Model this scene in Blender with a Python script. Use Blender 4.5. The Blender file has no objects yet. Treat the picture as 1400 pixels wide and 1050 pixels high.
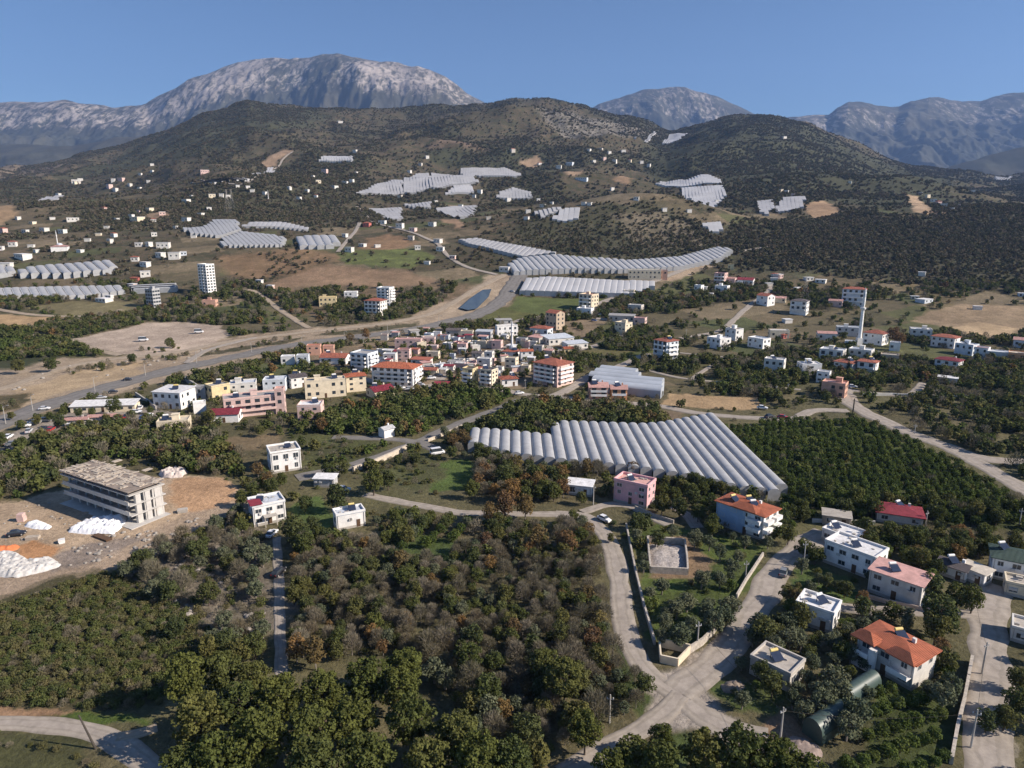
import bpy, math, random
import numpy as np
from mathutils import Vector
R = math.radians
rnd = random.Random(7)
scene = bpy.context.scene
COL = scene.collection
# ---------------------------------------------------------------- camera
CAMZ, PITCH, FPX = 80.0, R(13.5), 933.0
cd = bpy.data.cameras.new("camera"); cam = bpy.data.objects.new("camera", cd); COL.objects.link(cam)
cam.location = (0, 0, CAMZ); cam.rotation_euler = (R(90) - PITCH, 0, 0)
cd.sensor_width = 36; cd.lens = FPX / 1400 * 36; cd.clip_start = 1; cd.clip_end = 40000
scene.camera = cam
# ---------------------------------------------------------------- world, sun, exposure
SUN_EL, SUN_AZ = R(32), R(-12)          # azimuth measured from +X towards +Y
sd = Vector((math.cos(SUN_AZ) * math.cos(SUN_EL), math.sin(SUN_AZ) * math.cos(SUN_EL), math.sin(SUN_EL)))
w = bpy.data.worlds.new("World"); scene.world = w; w.use_nodes = True
nt = w.node_tree; sky = nt.nodes.new("ShaderNodeTexSky"); sky.sky_type = 'NISHITA'; sky.sun_disc = False
sky.sun_elevation = SUN_EL; sky.sun_rotation = math.pi / 2 - SUN_AZ
sky.altitude = 300; sky.air_density = 0.9; sky.dust_density = 0.0; sky.ozone_density = 6.0
bg = nt.nodes["Background"]; bg.inputs[1].default_value = 0.062
nt.links.new(sky.outputs[0], bg.inputs[0])
sl = bpy.data.lights.new("sun", 'SUN'); sl.energy = 4.8; sl.angle = R(0.53); sl.color = (1.0, 0.89, 0.77)
so = bpy.data.objects.new("sun", sl); COL.objects.link(so); so.rotation_euler = sd.to_track_quat('Z', 'Y').to_euler()
scene.view_settings.view_transform = 'Standard'; scene.view_settings.look = 'None'
scene.view_settings.exposure = 0.82; scene.view_settings.gamma = 1
scene.render.engine = 'CYCLES'
scene.cycles.use_denoising = True
scene.cycles.max_bounces = 5; scene.cycles.diffuse_bounces = 2; scene.cycles.glossy_bounces = 2
scene.cycles.transmission_bounces = 2; scene.cycles.transparent_max_bounces = 4; scene.cycles.volume_bounces = 0
scene.cycles.caustics_reflective = False; scene.cycles.caustics_refractive = False
scene.cycles.adaptive_threshold = 0.02

# ---------------------------------------------------------------- noise and the terrain height
def _h(i, j, s):
    v = np.sin(i * 127.1 + j * 311.7 + s * 74.7) * 43758.5453
    return v - np.floor(v)
def vn(x, y, s=0):
    xi, yi = np.floor(x), np.floor(y); u, v = x - xi, y - yi
    u = u * u * (3 - 2 * u); v = v * v * (3 - 2 * v)
    a, b, c, d = _h(xi, yi, s), _h(xi + 1, yi, s), _h(xi, yi + 1, s), _h(xi + 1, yi + 1, s)
    return a + (b - a) * u + (c - a) * v + (a - b - c + d) * u * v
def fbm(x, y, o=4, s=0, g=0.5, ridged=False):
    t = 0; a = 1; n = 0
    for k in range(o):
        q = vn(x, y, s + k)
        if ridged: q = 1 - np.abs(2 * q - 1)
        t = t + a * q; n += a; a *= g; x, y = x * 1.63 + y * 1.17 + 5.3, y * 1.63 - x * 1.17 + 1.7
    return t / n
CT, ST = math.cos(PITCH), math.sin(PITCH)
def row_z(row, Y):                       # height that shows at a photo row when it stands Y metres ahead
    b = (525 - row) / FPX
    return CAMZ + Y * (-ST + b * CT) / (CT + b * ST)
def az(px, row=250.0):
    b = (525 - row) / FPX
    return (px - 700) / FPX / (CT + b * ST)
SKYX = [-150, 0, 60, 110, 170, 230, 280, 315, 340, 400, 450, 520, 600, 680, 740, 800, 860, 890, 915, 950, 1000, 1050, 1100, 1150, 1200, 1250, 1300, 1400, 1550]
SKYR = [238, 232, 226, 214, 198, 178, 156, 145, 139, 144, 151, 155, 146, 140, 136, 143, 159, 172, 178, 168, 160, 158, 167, 189, 211, 227, 236, 240, 240]
SKYA = [az(p, 180) for p in SKYX]
KY = [0, 375, 440, 510, 600, 660, 760, 1000]
KZ = [0, 0, 0.8, 4, 15, 28, 48, 80]
TY = [1000, 1400, 1900, 2400, 2800]
TT = [0, .30, .58, .82, 1.0]
HILLS = [(835, 282, 930, 150, 70, 30), (905, 300, 960, 90, 60, 16), (340, 262, 1300, 140, 120, 22), (60, 285, 1080, 160, 90, 16),
         (1200, 262, 1500, 260, 200, 40), (1120, 215, 2100, 260, 200, 45), (600, 205, 1900, 300, 160, 30), (700, 185, 2250, 240, 160, 45), (930, 200, 1900, 200, 150, 30),
         (260, 205, 2000, 260, 200, 35), (1330, 300, 1050, 200, 90, 12)]
HB = [(az(p, r) * Y, Y, sx, sy, h) for p, r, Y, sx, sy, h in HILLS]
def H(x, y):
    x = np.asarray(x, float); y = np.asarray(y, float)
    Y = np.maximum(y, 1.0); a = x / Y
    z = np.interp(Y, KY, KZ)
    t = np.interp(Y, TY, TT); srow = np.interp(a, SKYA, SKYR)
    row = 301 - (301 - srow) * t
    zf = row_z(row, Y)
    k = np.clip((Y - 940) / 120, 0, 1); k = k * k * (3 - 2 * k)
    z = z * (1 - k) + zf * k
    far = np.clip((Y - 650) / 1500, 0, 1)
    n1 = fbm(x / 520 + 3, y / 420, 4, 11, .5, True) - 0.62
    n2 = fbm(x / 170 + 9, y / 150, 4, 31, .5) - 0.5
    z = z + far * (95 * n1 * (1 - 0.75 * np.clip((Y - 2300) / 500, 0, 1)) + 52 * n2)
    for cx, cy, sx, sy, h in HB:
        z = z + h * np.exp(-((x - cx) / sx) ** 2 - ((y - cy) / sy) ** 2)
    # beyond the skyline the land falls away again
    f = np.clip((Y - 2800) / 600, 0, 1)
    z = z * (1 - f * f * (3 - 2 * f)) + 100 * f * f * (3 - 2 * f)
    near = 1 - np.clip((Y - 450) / 200, 0, 1)
    z = z + near * 1.6 * (fbm(x / 70, y / 70, 3, 51) - 0.5)
    return z
TS = np.concatenate([np.geomspace(60, 900, 500), np.geomspace(903, 4200, 700)])
def ray(px, py):
    a, b = (px - 700) / FPX, (525 - py) / FPX
    return a, CT + b * ST, -ST + b * CT
def at(px, py, up=0.0):
    """World point of the terrain (raised by up) under a photo pixel."""
    dx, dy, dz = ray(px, py)
    d = CAMZ + dz * TS - H(dx * TS, dy * TS) - up
    i = np.argmax(d < 0) if (d < 0).any() else len(TS) - 1
    i = max(i, 1)
    lo, hi = TS[i - 1], TS[i]
    for _ in range(12):
        m = (lo + hi) / 2
        if CAMZ + dz * m - float(H(dx * m, dy * m)) - up < 0: hi = m
        else: lo = m
    return Vector((dx * hi, dy * hi, float(H(dx * hi, dy * hi))))
def depth(p):                            # distance along the viewing axis
    return p.y * CT - (p.z - CAMZ) * ST
def mpp(p): return depth(p) / FPX        # metres per photo pixel there

# ---------------------------------------------------------------- materials
MATS = {}
def _n(t, typ, **kw):
    n = t.nodes.new(typ)
    for k, v in kw.items(): setattr(n, k, v)
    return n
def mat(name, col, rough=0.8, var=0.15, scale=0.6, spec=0.3, metal=0.0, rand=0.0, col2=None, bump=0.0, transl=0.0, emit=None):
    if name in MATS: return MATS[name]
    m = bpy.data.materials.new(name); m.use_nodes = True; t = m.node_tree; p = t.nodes["Principled BSDF"]
    p.inputs["Roughness"].default_value = rough; p.inputs["Metallic"].default_value = metal
    p.inputs["Specular IOR Level"].default_value = spec
    g = _n(t, "ShaderNodeNewGeometry"); no = _n(t, "ShaderNodeTexNoise"); no.inputs["Scale"].default_value = scale
    no.inputs["Detail"].default_value = 6; no.inputs["Roughness"].default_value = 0.65
    t.links.new(g.outputs["Position"], no.inputs["Vector"])
    cr = _n(t, "ShaderNodeValToRGB"); e = cr.color_ramp.elements
    c2 = col2 or tuple(min(1, c * (1 + var)) for c in col)
    e[0].position = 0.3; e[0].color = (*[c * (1 - var) for c in col], 1) if not col2 else (*col, 1)
    e[1].position = 0.7; e[1].color = (*c2, 1)
    t.links.new(no.outputs["Fac"], cr.inputs[0]); out = cr.outputs[0]
    if rand:
        oi = _n(t, "ShaderNodeObjectInfo"); hs = _n(t, "ShaderNodeHueSaturation")
        mr = _n(t, "ShaderNodeMapRange"); mr.inputs[3].default_value = 1 - rand; mr.inputs[4].default_value = 1 + rand
        t.links.new(oi.outputs["Random"], mr.inputs[0]); t.links.new(mr.outputs[0], hs.inputs["Value"]); t.links.new(out, hs.inputs["Color"])
        out = hs.outputs[0]
    t.links.new(out, p.inputs["Base Color"])
    if bump:
        b = _n(t, "ShaderNodeBump"); b.inputs["Strength"].default_value = bump; b.inputs["Distance"].default_value = 0.2
        t.links.new(no.outputs["Fac"], b.inputs["Height"]); t.links.new(b.outputs[0], p.inputs["Normal"])
    if emit: p.inputs["Emission Color"].default_value = (*emit, 1)
    MATS[name] = m
    return m
def leafmat(name, cols, transl=0.25, patch=0.35):
    """Foliage: each plant picks its own tone, with lighter and darker leaf clumps in world space."""
    if name in MATS: return MATS[name]
    m = bpy.data.materials.new(name); m.use_nodes = True; t = m.node_tree; t.nodes.clear()
    oi = _n(t, "ShaderNodeObjectInfo"); cr = _n(t, "ShaderNodeValToRGB")
    el = cr.color_ramp.elements
    while len(el) < len(cols): el.new(0.5)
    for i, c in enumerate(cols): el[i].position = i / max(1, len(cols) - 1); el[i].color = (*c, 1)
    t.links.new(oi.outputs["Random"], cr.inputs[0])
    g = _n(t, "ShaderNodeNewGeometry"); no = _n(t, "ShaderNodeTexNoise"); no.inputs["Scale"].default_value = 0.9; no.inputs["Detail"].default_value = 4
    t.links.new(g.outputs["Position"], no.inputs["Vector"])
    mr = _n(t, "ShaderNodeMapRange"); mr.inputs[1].default_value = 0.3; mr.inputs[2].default_value = 0.7
    mr.inputs[3].default_value = 1 - patch; mr.inputs[4].default_value = 1 + patch
    t.links.new(no.outputs["Fac"], mr.inputs[0])
    hs = _n(t, "ShaderNodeHueSaturation"); t.links.new(mr.outputs[0], hs.inputs["Value"]); t.links.new(cr.outputs[0], hs.inputs["Color"])
    d = _n(t, "ShaderNodeBsdfDiffuse"); tr = _n(t, "ShaderNodeBsdfTranslucent"); mx = _n(t, "ShaderNodeMixShader"); mx.inputs[0].default_value = transl
    t.links.new(hs.outputs[0], d.inputs[0]); t.links.new(hs.outputs[0], tr.inputs[0])
    o = _n(t, "ShaderNodeOutputMaterial")
    t.links.new(d.outputs[0], mx.inputs[1]); t.links.new(tr.outputs[0], mx.inputs[2]); t.links.new(mx.outputs[0], o.inputs[0])
    MATS[name] = m
    return m
def landmat(name, rocky=False):
    """Ground: land colour from the vertex colours of the survey, broken up by several sizes of noise."""
    m = bpy.data.materials.new(name); m.use_nodes = True; t = m.node_tree; p = t.nodes["Principled BSDF"]
    p.inputs["Roughness"].default_value = 0.95; p.inputs["Specular IOR Level"].default_value = 0.1
    at_ = _n(t, "ShaderNodeAttribute"); at_.attribute_name = "land"
    sc = _n(t, "ShaderNodeAttribute"); sc.attribute_name = "scrub"
    g = _n(t, "ShaderNodeNewGeometry")
    def noise(s, d, r=0.6):
        n = _n(t, "ShaderNodeTexNoise"); n.inputs["Scale"].default_value = s; n.inputs["Detail"].default_value = d; n.inputs["Roughness"].default_value = r
        t.links.new(g.outputs["Position"], n.inputs["Vector"]); return n.outputs["Fac"]
    def mrange(src, a, b, c, d):
        q = _n(t, "ShaderNodeMapRange"); q.inputs[1].default_value = a; q.inputs[2].default_value = b; q.inputs[3].default_value = c; q.inputs[4].default_value = d
        t.links.new(src, q.inputs[0]); return q.outputs[0]
    def math_(op, a, b):
        q = _n(t, "ShaderNodeMath", operation=op)
        for i, v in enumerate((a, b)):
            if isinstance(v, (int, float)): q.inputs[i].default_value = v
            else: t.links.new(v, q.inputs[i])
        return q.outputs[0]
    if rocky:
        mapn = _n(t, "ShaderNodeMapping"); mapn.inputs["Scale"].default_value = (1.0, 0.35, 0.60)
        t.links.new(g.outputs["Position"], mapn.inputs[0])
        n1 = _n(t, "ShaderNodeTexNoise"); n1.inputs["Scale"].default_value = 0.020; n1.inputs["Detail"].default_value = 9; n1.inputs["Roughness"].default_value = 0.72
        n1.inputs["Distortion"].default_value = 0.6
        t.links.new(mapn.outputs[0], n1.inputs["Vector"])
        d = math_('ADD', n1.outputs["Fac"], sc.outputs["Fac"])       # scrub attribute = how rocky
        k = mrange(d, 0.97, 1.09, 0, 1)
        mx = _n(t, "ShaderNodeMix", data_type='RGBA'); t.links.new(k, mx.inputs["Factor"])
        t.links.new(at_.outputs["Color"], mx.inputs["A"]); mx.inputs["B"].default_value = (0.33, 0.29, 0.26, 1)
        hs = _n(t, "ShaderNodeHueSaturation"); t.links.new(mx.outputs["Result"], hs.inputs["Color"])
        t.links.new(mrange(noise(0.004, 8), .3, .7, .65, 1.35), hs.inputs["Value"])
        t.links.new(hs.outputs[0], p.inputs["Base Color"])
    else:
        # bushes and tufts darken and green the ground where scrub is high
        tuft = mrange(noise(0.55, 5, .7), 0.50, 0.60, 0, 1)
        tuft2 = mrange(noise(0.2, 7, .8), 0.49, 0.56, 0, 1)
        bush = mrange(noise(0.05, 9, .85), 0.45, 0.53, 0, 1)
        f = math_('MULTIPLY', math_('MAXIMUM', math_('MULTIPLY', tuft, 0.8), math_('MAXIMUM', tuft2, bush)), sc.outputs["Fac"])
        mx = _n(t, "ShaderNodeMix", data_type='RGBA'); t.links.new(f, mx.inputs["Factor"])
        t.links.new(at_.outputs["Color"], mx.inputs["A"]); mx.inputs["B"].default_value = (0.062, 0.062, 0.034, 1)
        hs = _n(t, "ShaderNodeHueSaturation"); t.links.new(mx.outputs["Result"], hs.inputs["Color"])
        v = math_('MULTIPLY', mrange(noise(0.7, 8, .78), .3, .7, .62, 1.38), mrange(noise(0.02, 7, .65), .3, .7, .75, 1.25))
        t.links.new(v, hs.inputs["Value"]); t.links.new(hs.outputs[0], p.inputs["Base Color"])
        b = _n(t, "ShaderNodeBump"); b.inputs["Strength"].default_value = 0.9; b.inputs["Distance"].default_value = 0.5
        t.links.new(noise(0.8, 6, .7), b.inputs["Height"]); t.links.new(b.outputs[0], p.inputs["Normal"])
    return m

# ---------------------------------------------------------------- mesh helpers
def mesh_np(name, V, F, mats, smooth=False, mi=None):
    """V (n,3), F (m,3 or 4) arrays -> mesh"""
    me = bpy.data.meshes.new(name); V = np.asarray(V, np.float32); F = np.asarray(F, np.int32); k = F.shape[1]
    me.vertices.add(len(V)); me.vertices.foreach_set("co", V.ravel())
    me.loops.add(F.size); me.loops.foreach_set("vertex_index", F.ravel())
    me.polygons.add(len(F)); me.polygons.foreach_set("loop_start", np.arange(0, F.size, k, dtype=np.int32))
    if smooth: me.polygons.foreach_set("use_smooth", np.ones(len(F), bool))
    for m in (mats if isinstance(mats, (list, tuple)) else [mats]): me.materials.append(m)
    if mi is not None: me.polygons.foreach_set("material_index", np.asarray(mi, np.int32))
    me.update(calc_edges=True); me.validate(); return me
class MB:
    """Collects boxes, prisms and tubes into one mesh."""
    def __init__(s): s.v = []; s.f = []
    def add(s, vs, fs):
        o = len(s.v); s.v += [tuple(v) for v in vs]; s.f += [tuple(i + o for i in f) for f in fs]; return s
    def box(s, x0, x1, y0, y1, z0, z1, rz=0, c=(0, 0)):
        vs = [(x, y, z) for z in (z0, z1) for x, y in ((x0, y0), (x1, y0), (x1, y1), (x0, y1))]
        if rz:
            cs, sn = math.cos(rz), math.sin(rz); vs = [(c[0] + (x - c[0]) * cs - (y - c[1]) * sn, c[1] + (x - c[0]) * sn + (y - c[1]) * cs, z) for x, y, z in vs]
        return s.add(vs, [(0, 3, 2, 1), (4, 5, 6, 7), (0, 1, 5, 4), (1, 2, 6, 5), (2, 3, 7, 6), (3, 0, 4, 7)])
    def cyl(s, p, q, r0, r1=None, n=8):
        r1 = r0 if r1 is None else r1; p, q = Vector(p), Vector(q); d = (q - p).normalized()
        u = d.cross(Vector((0.3, 0.2, 1) if abs(d.z) < .9 else (1, 0, 0))).normalized(); v = d.cross(u)
        vs = [p + (u * math.cos(a) + v * math.sin(a)) * r0 for a in [2 * math.pi * k / n for k in range(n)]] + [q + (u * math.cos(a) + v * math.sin(a)) * r1 for a in [2 * math.pi * k / n for k in range(n)]]
        return s.add(vs, [(k, (k + 1) % n, n + (k + 1) % n, n + k) for k in range(n)] + [tuple(range(n - 1, -1, -1)), tuple(range(n, 2 * n))])
    def prof(s, rs, n=12, c=(0, 0)):       # lathe: list of (r, z)
        vs = [(c[0] + r * math.cos(2 * math.pi * k / n), c[1] + r * math.sin(2 * math.pi * k / n), z) for r, z in rs for k in range(n)]
        fs = [(i * n + k, i * n + (k + 1) % n, (i + 1) * n + (k + 1) % n, (i + 1) * n + k) for i in range(len(rs) - 1) for k in range(n)]
        return s.add(vs, fs + [tuple(range(n - 1, -1, -1)), tuple(range((len(rs) - 1) * n, len(rs) * n))])
    def mesh(s, name, m):
        me = bpy.data.meshes.new(name); me.from_pydata(s.v, [], s.f); me.materials.append(m); me.update(); return me
    def obj(s, name, m, parent=None, loc=None, rz=None):
        return link(name, s.mesh(name, m), parent, loc, rz)
def link(name, me, parent=None, loc=None, rz=None):
    o = bpy.data.objects.new(name, me); COL.objects.link(o); o.parent = parent
    if loc is not None: o.location = loc
    if rz is not None: o.rotation_euler = (0, 0, rz)
    return o
def tag(o, label=None, cat=None, group=None, kind=None):
    if label: o["label"] = label
    if cat: o["category"] = cat
    if group: o["group"] = group
    if kind: o["kind"] = kind
    return o
def thing(name, label, cat, loc, rz=0, group=None):
    o = link(name, None, None, loc, rz); return tag(o, label, cat, group)
def copy_tree(o, parent=None):
    c = o.copy(); COL.objects.link(c); c.parent = parent
    for ch in o.children: copy_tree(ch, c)
    return c
# labels: what it looks like + where it stands, told by the nearest landmark
LM = [("the concrete building frame", 160, 700), ("the big arched greenhouse", 800, 640), ("the pink three storey house", 865, 690), ("the villa with orange tiled roof", 1217, 925),
      ("the dirt road junction", 940, 950), ("the stone walled ruin", 910, 775), ("the white house with the maroon awning", 367, 720), ("the lone white cottage", 478, 722),
      ("the unfinished white block", 390, 640), ("the blue and white apartment house", 1018, 730), ("the maroon roofed house", 1225, 718), ("the tall white minaret", 1174, 470),
      ("the village mosque", 700, 490), ("the white slab tower", 285, 403), ("the bare concrete tower", 212, 420), ("the large red roofed town block", 540, 528), ("the two dirt lots", 215, 470),
      ("the pink town building", 350, 568), ("the long curved greenhouse", 850, 372), ("the pale square greenhouse", 790, 400), ("the roadside market trees", 110, 570), ("the dark pine stand", 400, 1000),
      ("the narrow straight lane", 383, 840), ("the wire fenced track bend", 835, 730), ("the pale beige field", 975, 552), ("the citrus orchard", 1200, 640), ("the striped hillside greenhouses", 590, 255),
      ("the white hill greenhouses", 950, 262), ("the twin slope greenhouses", 1075, 285), ("the grey terraced greenhouses", 330, 322), ("the wavy greenhouse strip", 80, 372), ("the small far mosque", 80, 340),
      ("the round white tower block", 528, 418), ("the river pond", 655, 412), ("the quarry scar on the slope", 1280, 290), ("the orange cut bank", 1360, 445), ("the wide country road fork", 1165, 560),
      ("the village crossroads", 700, 552), ("the green roofed house", 1385, 790), ("the salmon roofed house", 1140, 545), ("the tiny gabled barn", 528, 598), ("the rubble slope", 280, 770), ("the maquis hillside", 120, 880),
      ("the small dark tunnel greenhouses", 1140, 985), ("the flat beige house", 1058, 935), ("the far square greenhouse", 690, 236), ("the ridge top greenhouse", 920, 188)]
ORD = "first second third fourth fifth sixth seventh eighth ninth tenth eleventh twelfth thirteenth fourteenth fifteenth sixteenth seventeenth eighteenth nineteenth twentieth".split()
ORD += [f"{t}-{o}" for t in ("twenty", "thirty", "forty") for o in ORD[:9]]
USED = {}
def place(px, py, skip=None):
    best = min((l for l in LM if l[0] != skip), key=lambda l: (l[1] - px) ** 2 + (2.2 * (l[2] - py)) ** 2)
    dx, dy = px - best[1], (py - best[2]) * 2.2
    if abs(dx) < 8 and abs(dy) < 12: return "beside " + best[0]
    if abs(dx) > abs(dy): return ("right of " if dx > 0 else "left of ") + best[0]
    return ("in front of " if dy > 0 else "behind ") + best[0]
def lab(desc, px, py, unique=True):
    s = f"{desc} {place(px, py)}"
    if len(s.split()) > 15: s = s.replace("mid sized ", "")
    if not unique: return s
    n = USED.get(s, 0); USED[s] = n + 1
    if n: s = f"{ORD[min(n, len(ORD) - 1)]} {s}" if n < len(ORD) else s
    return s
def project(p):
    d = p[1] * CT - (p[2] - CAMZ) * ST
    return 700 + FPX * p[0] / d, 525 - FPX * (p[1] * ST + (p[2] - CAMZ) * CT) / d
def inpoly(x, y, P):
    x = np.asarray(x, float); y = np.asarray(y, float); r = np.zeros(x.shape, bool); n = len(P)
    for i in range(n):
        x0, y0 = P[i]; x1, y1 = P[(i + 1) % n]
        if y0 == y1: continue
        c = ((y0 > y) != (y1 > y)) & (x < (x1 - x0) * (y - y0) / (y1 - y0) + x0); r ^= c
    return r
def wpoly(pp): return [tuple(at(px, py)[:2]) for px, py in pp]
# ---------------------------------------------------------------- survey: roads, fields and bare ground (photo pixels -> places on the terrain)
ASPH, DIRT, PALE = "asphalt", "dirt", "pale"
ROADS = [  # name, surface, width m, points
 ("road", ASPH, 15, [(-60, 610), (0, 577), (60, 556), (140, 531), (240, 505), (330, 486), (400, 472), (470, 463), (560, 451), (620, 439), (655, 429), (682, 414), (697, 396), (706, 384), (712, 376)]),
 ("dirt_road", DIRT, 8, [(-40, 542), (20, 527), (80, 505), (150, 492), (230, 484), (300, 470), (380, 459), (450, 451), (520, 444), (585, 431), (610, 420), (640, 402), (672, 385), (690, 376)]),
 ("country_road", ASPH, 6.5, [(405, 653), (440, 646), (480, 637), (520, 624), (565, 608), (600, 592), (640, 575), (680, 560), (712, 547)]),
 ("side_street", ASPH, 4.5, [(575, 606), (545, 601), (500, 599), (455, 598)]),
 ("side_street", ASPH, 5, [(572, 604), (590, 612), (603, 619)]),
 ("village_street", PALE, 6, [(640, 528), (690, 534), (712, 539), (760, 543), (820, 548), (880, 553), (905, 556), (960, 566), (1040, 572), (1085, 573), (1110, 562), (1160, 562)]),
 ("village_street", PALE, 6, [(755, 543), (785, 528), (810, 513), (850, 500), (872, 489), (885, 484)]),
 ("village_street", PALE, 7, [(480, 515), (560, 531), (600, 525), (640, 528)]),
 ("village_street", PALE, 8, [(596, 520), (625, 500), (660, 488), (690, 476), (730, 470), (770, 480), (812, 473)]),
 ("village_street", PALE, 7, [(690, 448), (720, 436), (800, 428), (820, 415), (860, 399), (890, 386), (922, 374), (960, 359)]),
 ("village_street", PALE, 5, [(812, 473), (840, 463), (860, 452), (845, 440), (815, 436)]),
 ("village_street", PALE, 5, [(930, 463), (960, 458), (985, 452), (1003, 438), (1018, 424), (1030, 414), (1045, 404), (1056, 392)]),
 ("field_path", PALE, 3, [(888, 478), (930, 483), (990, 489), (1040, 493), (1100, 499), (1150, 505)]),
 ("field_path", PALE, 3, [(993, 490), (972, 501), (950, 515), (944, 519)]),
 ("field_path", PALE, 3, [(884, 506), (915, 514), (944, 519), (990, 523), (1040, 528), (1095, 533)]),
 ("valley_road", PALE, 8, [(1152, 528), (1160, 548), (1178, 562), (1205, 574), (1232, 587), (1262, 599), (1300, 613), (1340, 635), (1400, 668), (1460, 700)]),
 ("valley_road", PALE, 8, [(1305, 616), (1345, 627), (1400, 631), (1450, 634)]),
 ("dirt_road", PALE, 4, [(500, 676), (530, 683), (575, 691), (625, 700), (672, 702), (720, 703), (770, 703)]),
 ("winding_road", PALE, 5.0, [(760, 703), (790, 705), (808, 711), (822, 725), (834, 745), (843, 775), (849, 810), (854, 850), (862, 885), (880, 912), (905, 935), (930, 952)]),
 ("winding_road", PALE, 7.2, [(925, 945), (960, 920), (990, 893), (1015, 862), (1035, 830), (1050, 800), (1062, 778), (1085, 755), (1110, 738), (1128, 728)]),
 ("winding_road", PALE, 4.2, [(930, 950), (895, 985), (850, 1012), (800, 1040), (770, 1060)]),
 ("winding_road", PALE, 6, [(930, 950), (965, 980), (1005, 1000), (1050, 1012)]),
 ("narrow_road", PALE, 2.6, [(385, 925), (383, 880), (382, 830), (381, 780), (378, 735)]),
 ("dirt_road", PALE, 4.2, [(-60, 990), (0, 988), (60, 991), (110, 997), (150, 1010), (185, 1032), (215, 1060)]),
 ("dirt_road", DIRT, 2.6, [(160, 1008), (190, 1002), (215, 994)]),
 ("narrow_road", PALE, 7.5, [(1350, 1075), (1353, 1020), (1356, 960), (1354, 905), (1350, 870), (1346, 845), (1355, 820), (1362, 800)]),
 ("narrow_road", PALE, 4, [(1343, 842), (1300, 838), (1250, 836), (1210, 835), (1170, 832), (1130, 826)]),
 ("garden_path", PALE, 3.5, [(795, 700), (830, 690), (862, 692), (890, 706), (915, 718)]),
 ("garden_path", PALE, 4, [(920, 693), (940, 705), (955, 722)]),
 ("dirt_road", DIRT, 5, [(318, 396), (345, 398), (362, 408), (380, 422), (400, 435), (424, 449)]),
 ("dirt_road", DIRT, 5, [(45, 458), (80, 462), (112, 472), (140, 481), (165, 486)]),
 ("dirt_road", DIRT, 5, [(-30, 418), (30, 429), (90, 433), (140, 431), (165, 424)]),
 ("dirt_road", PALE, 5, [(255, 497), (275, 483), (300, 474), (350, 462)]),
 ("hill_road", PALE, 5, [(488, 283), (498, 292), (510, 304), (530, 310), (555, 316), (580, 325), (598, 334), (612, 350), (640, 366), (680, 376)]),
 ("hill_road", PALE, 5, [(498, 292), (488, 313), (474, 330), (462, 345)]),
 ("hill_road", PALE, 5, [(1005, 345), (1030, 341), (1050, 338)]),
 ("hill_road", PALE, 5, [(262, 248), (300, 250), (345, 246), (372, 234), (400, 208)]),
 ("dirt_road", PALE, 4, [(1262, 524), (1240, 541), (1200, 538), (1165, 534)]),
]
WOOD = (0.052, 0.052, 0.026)
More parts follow.
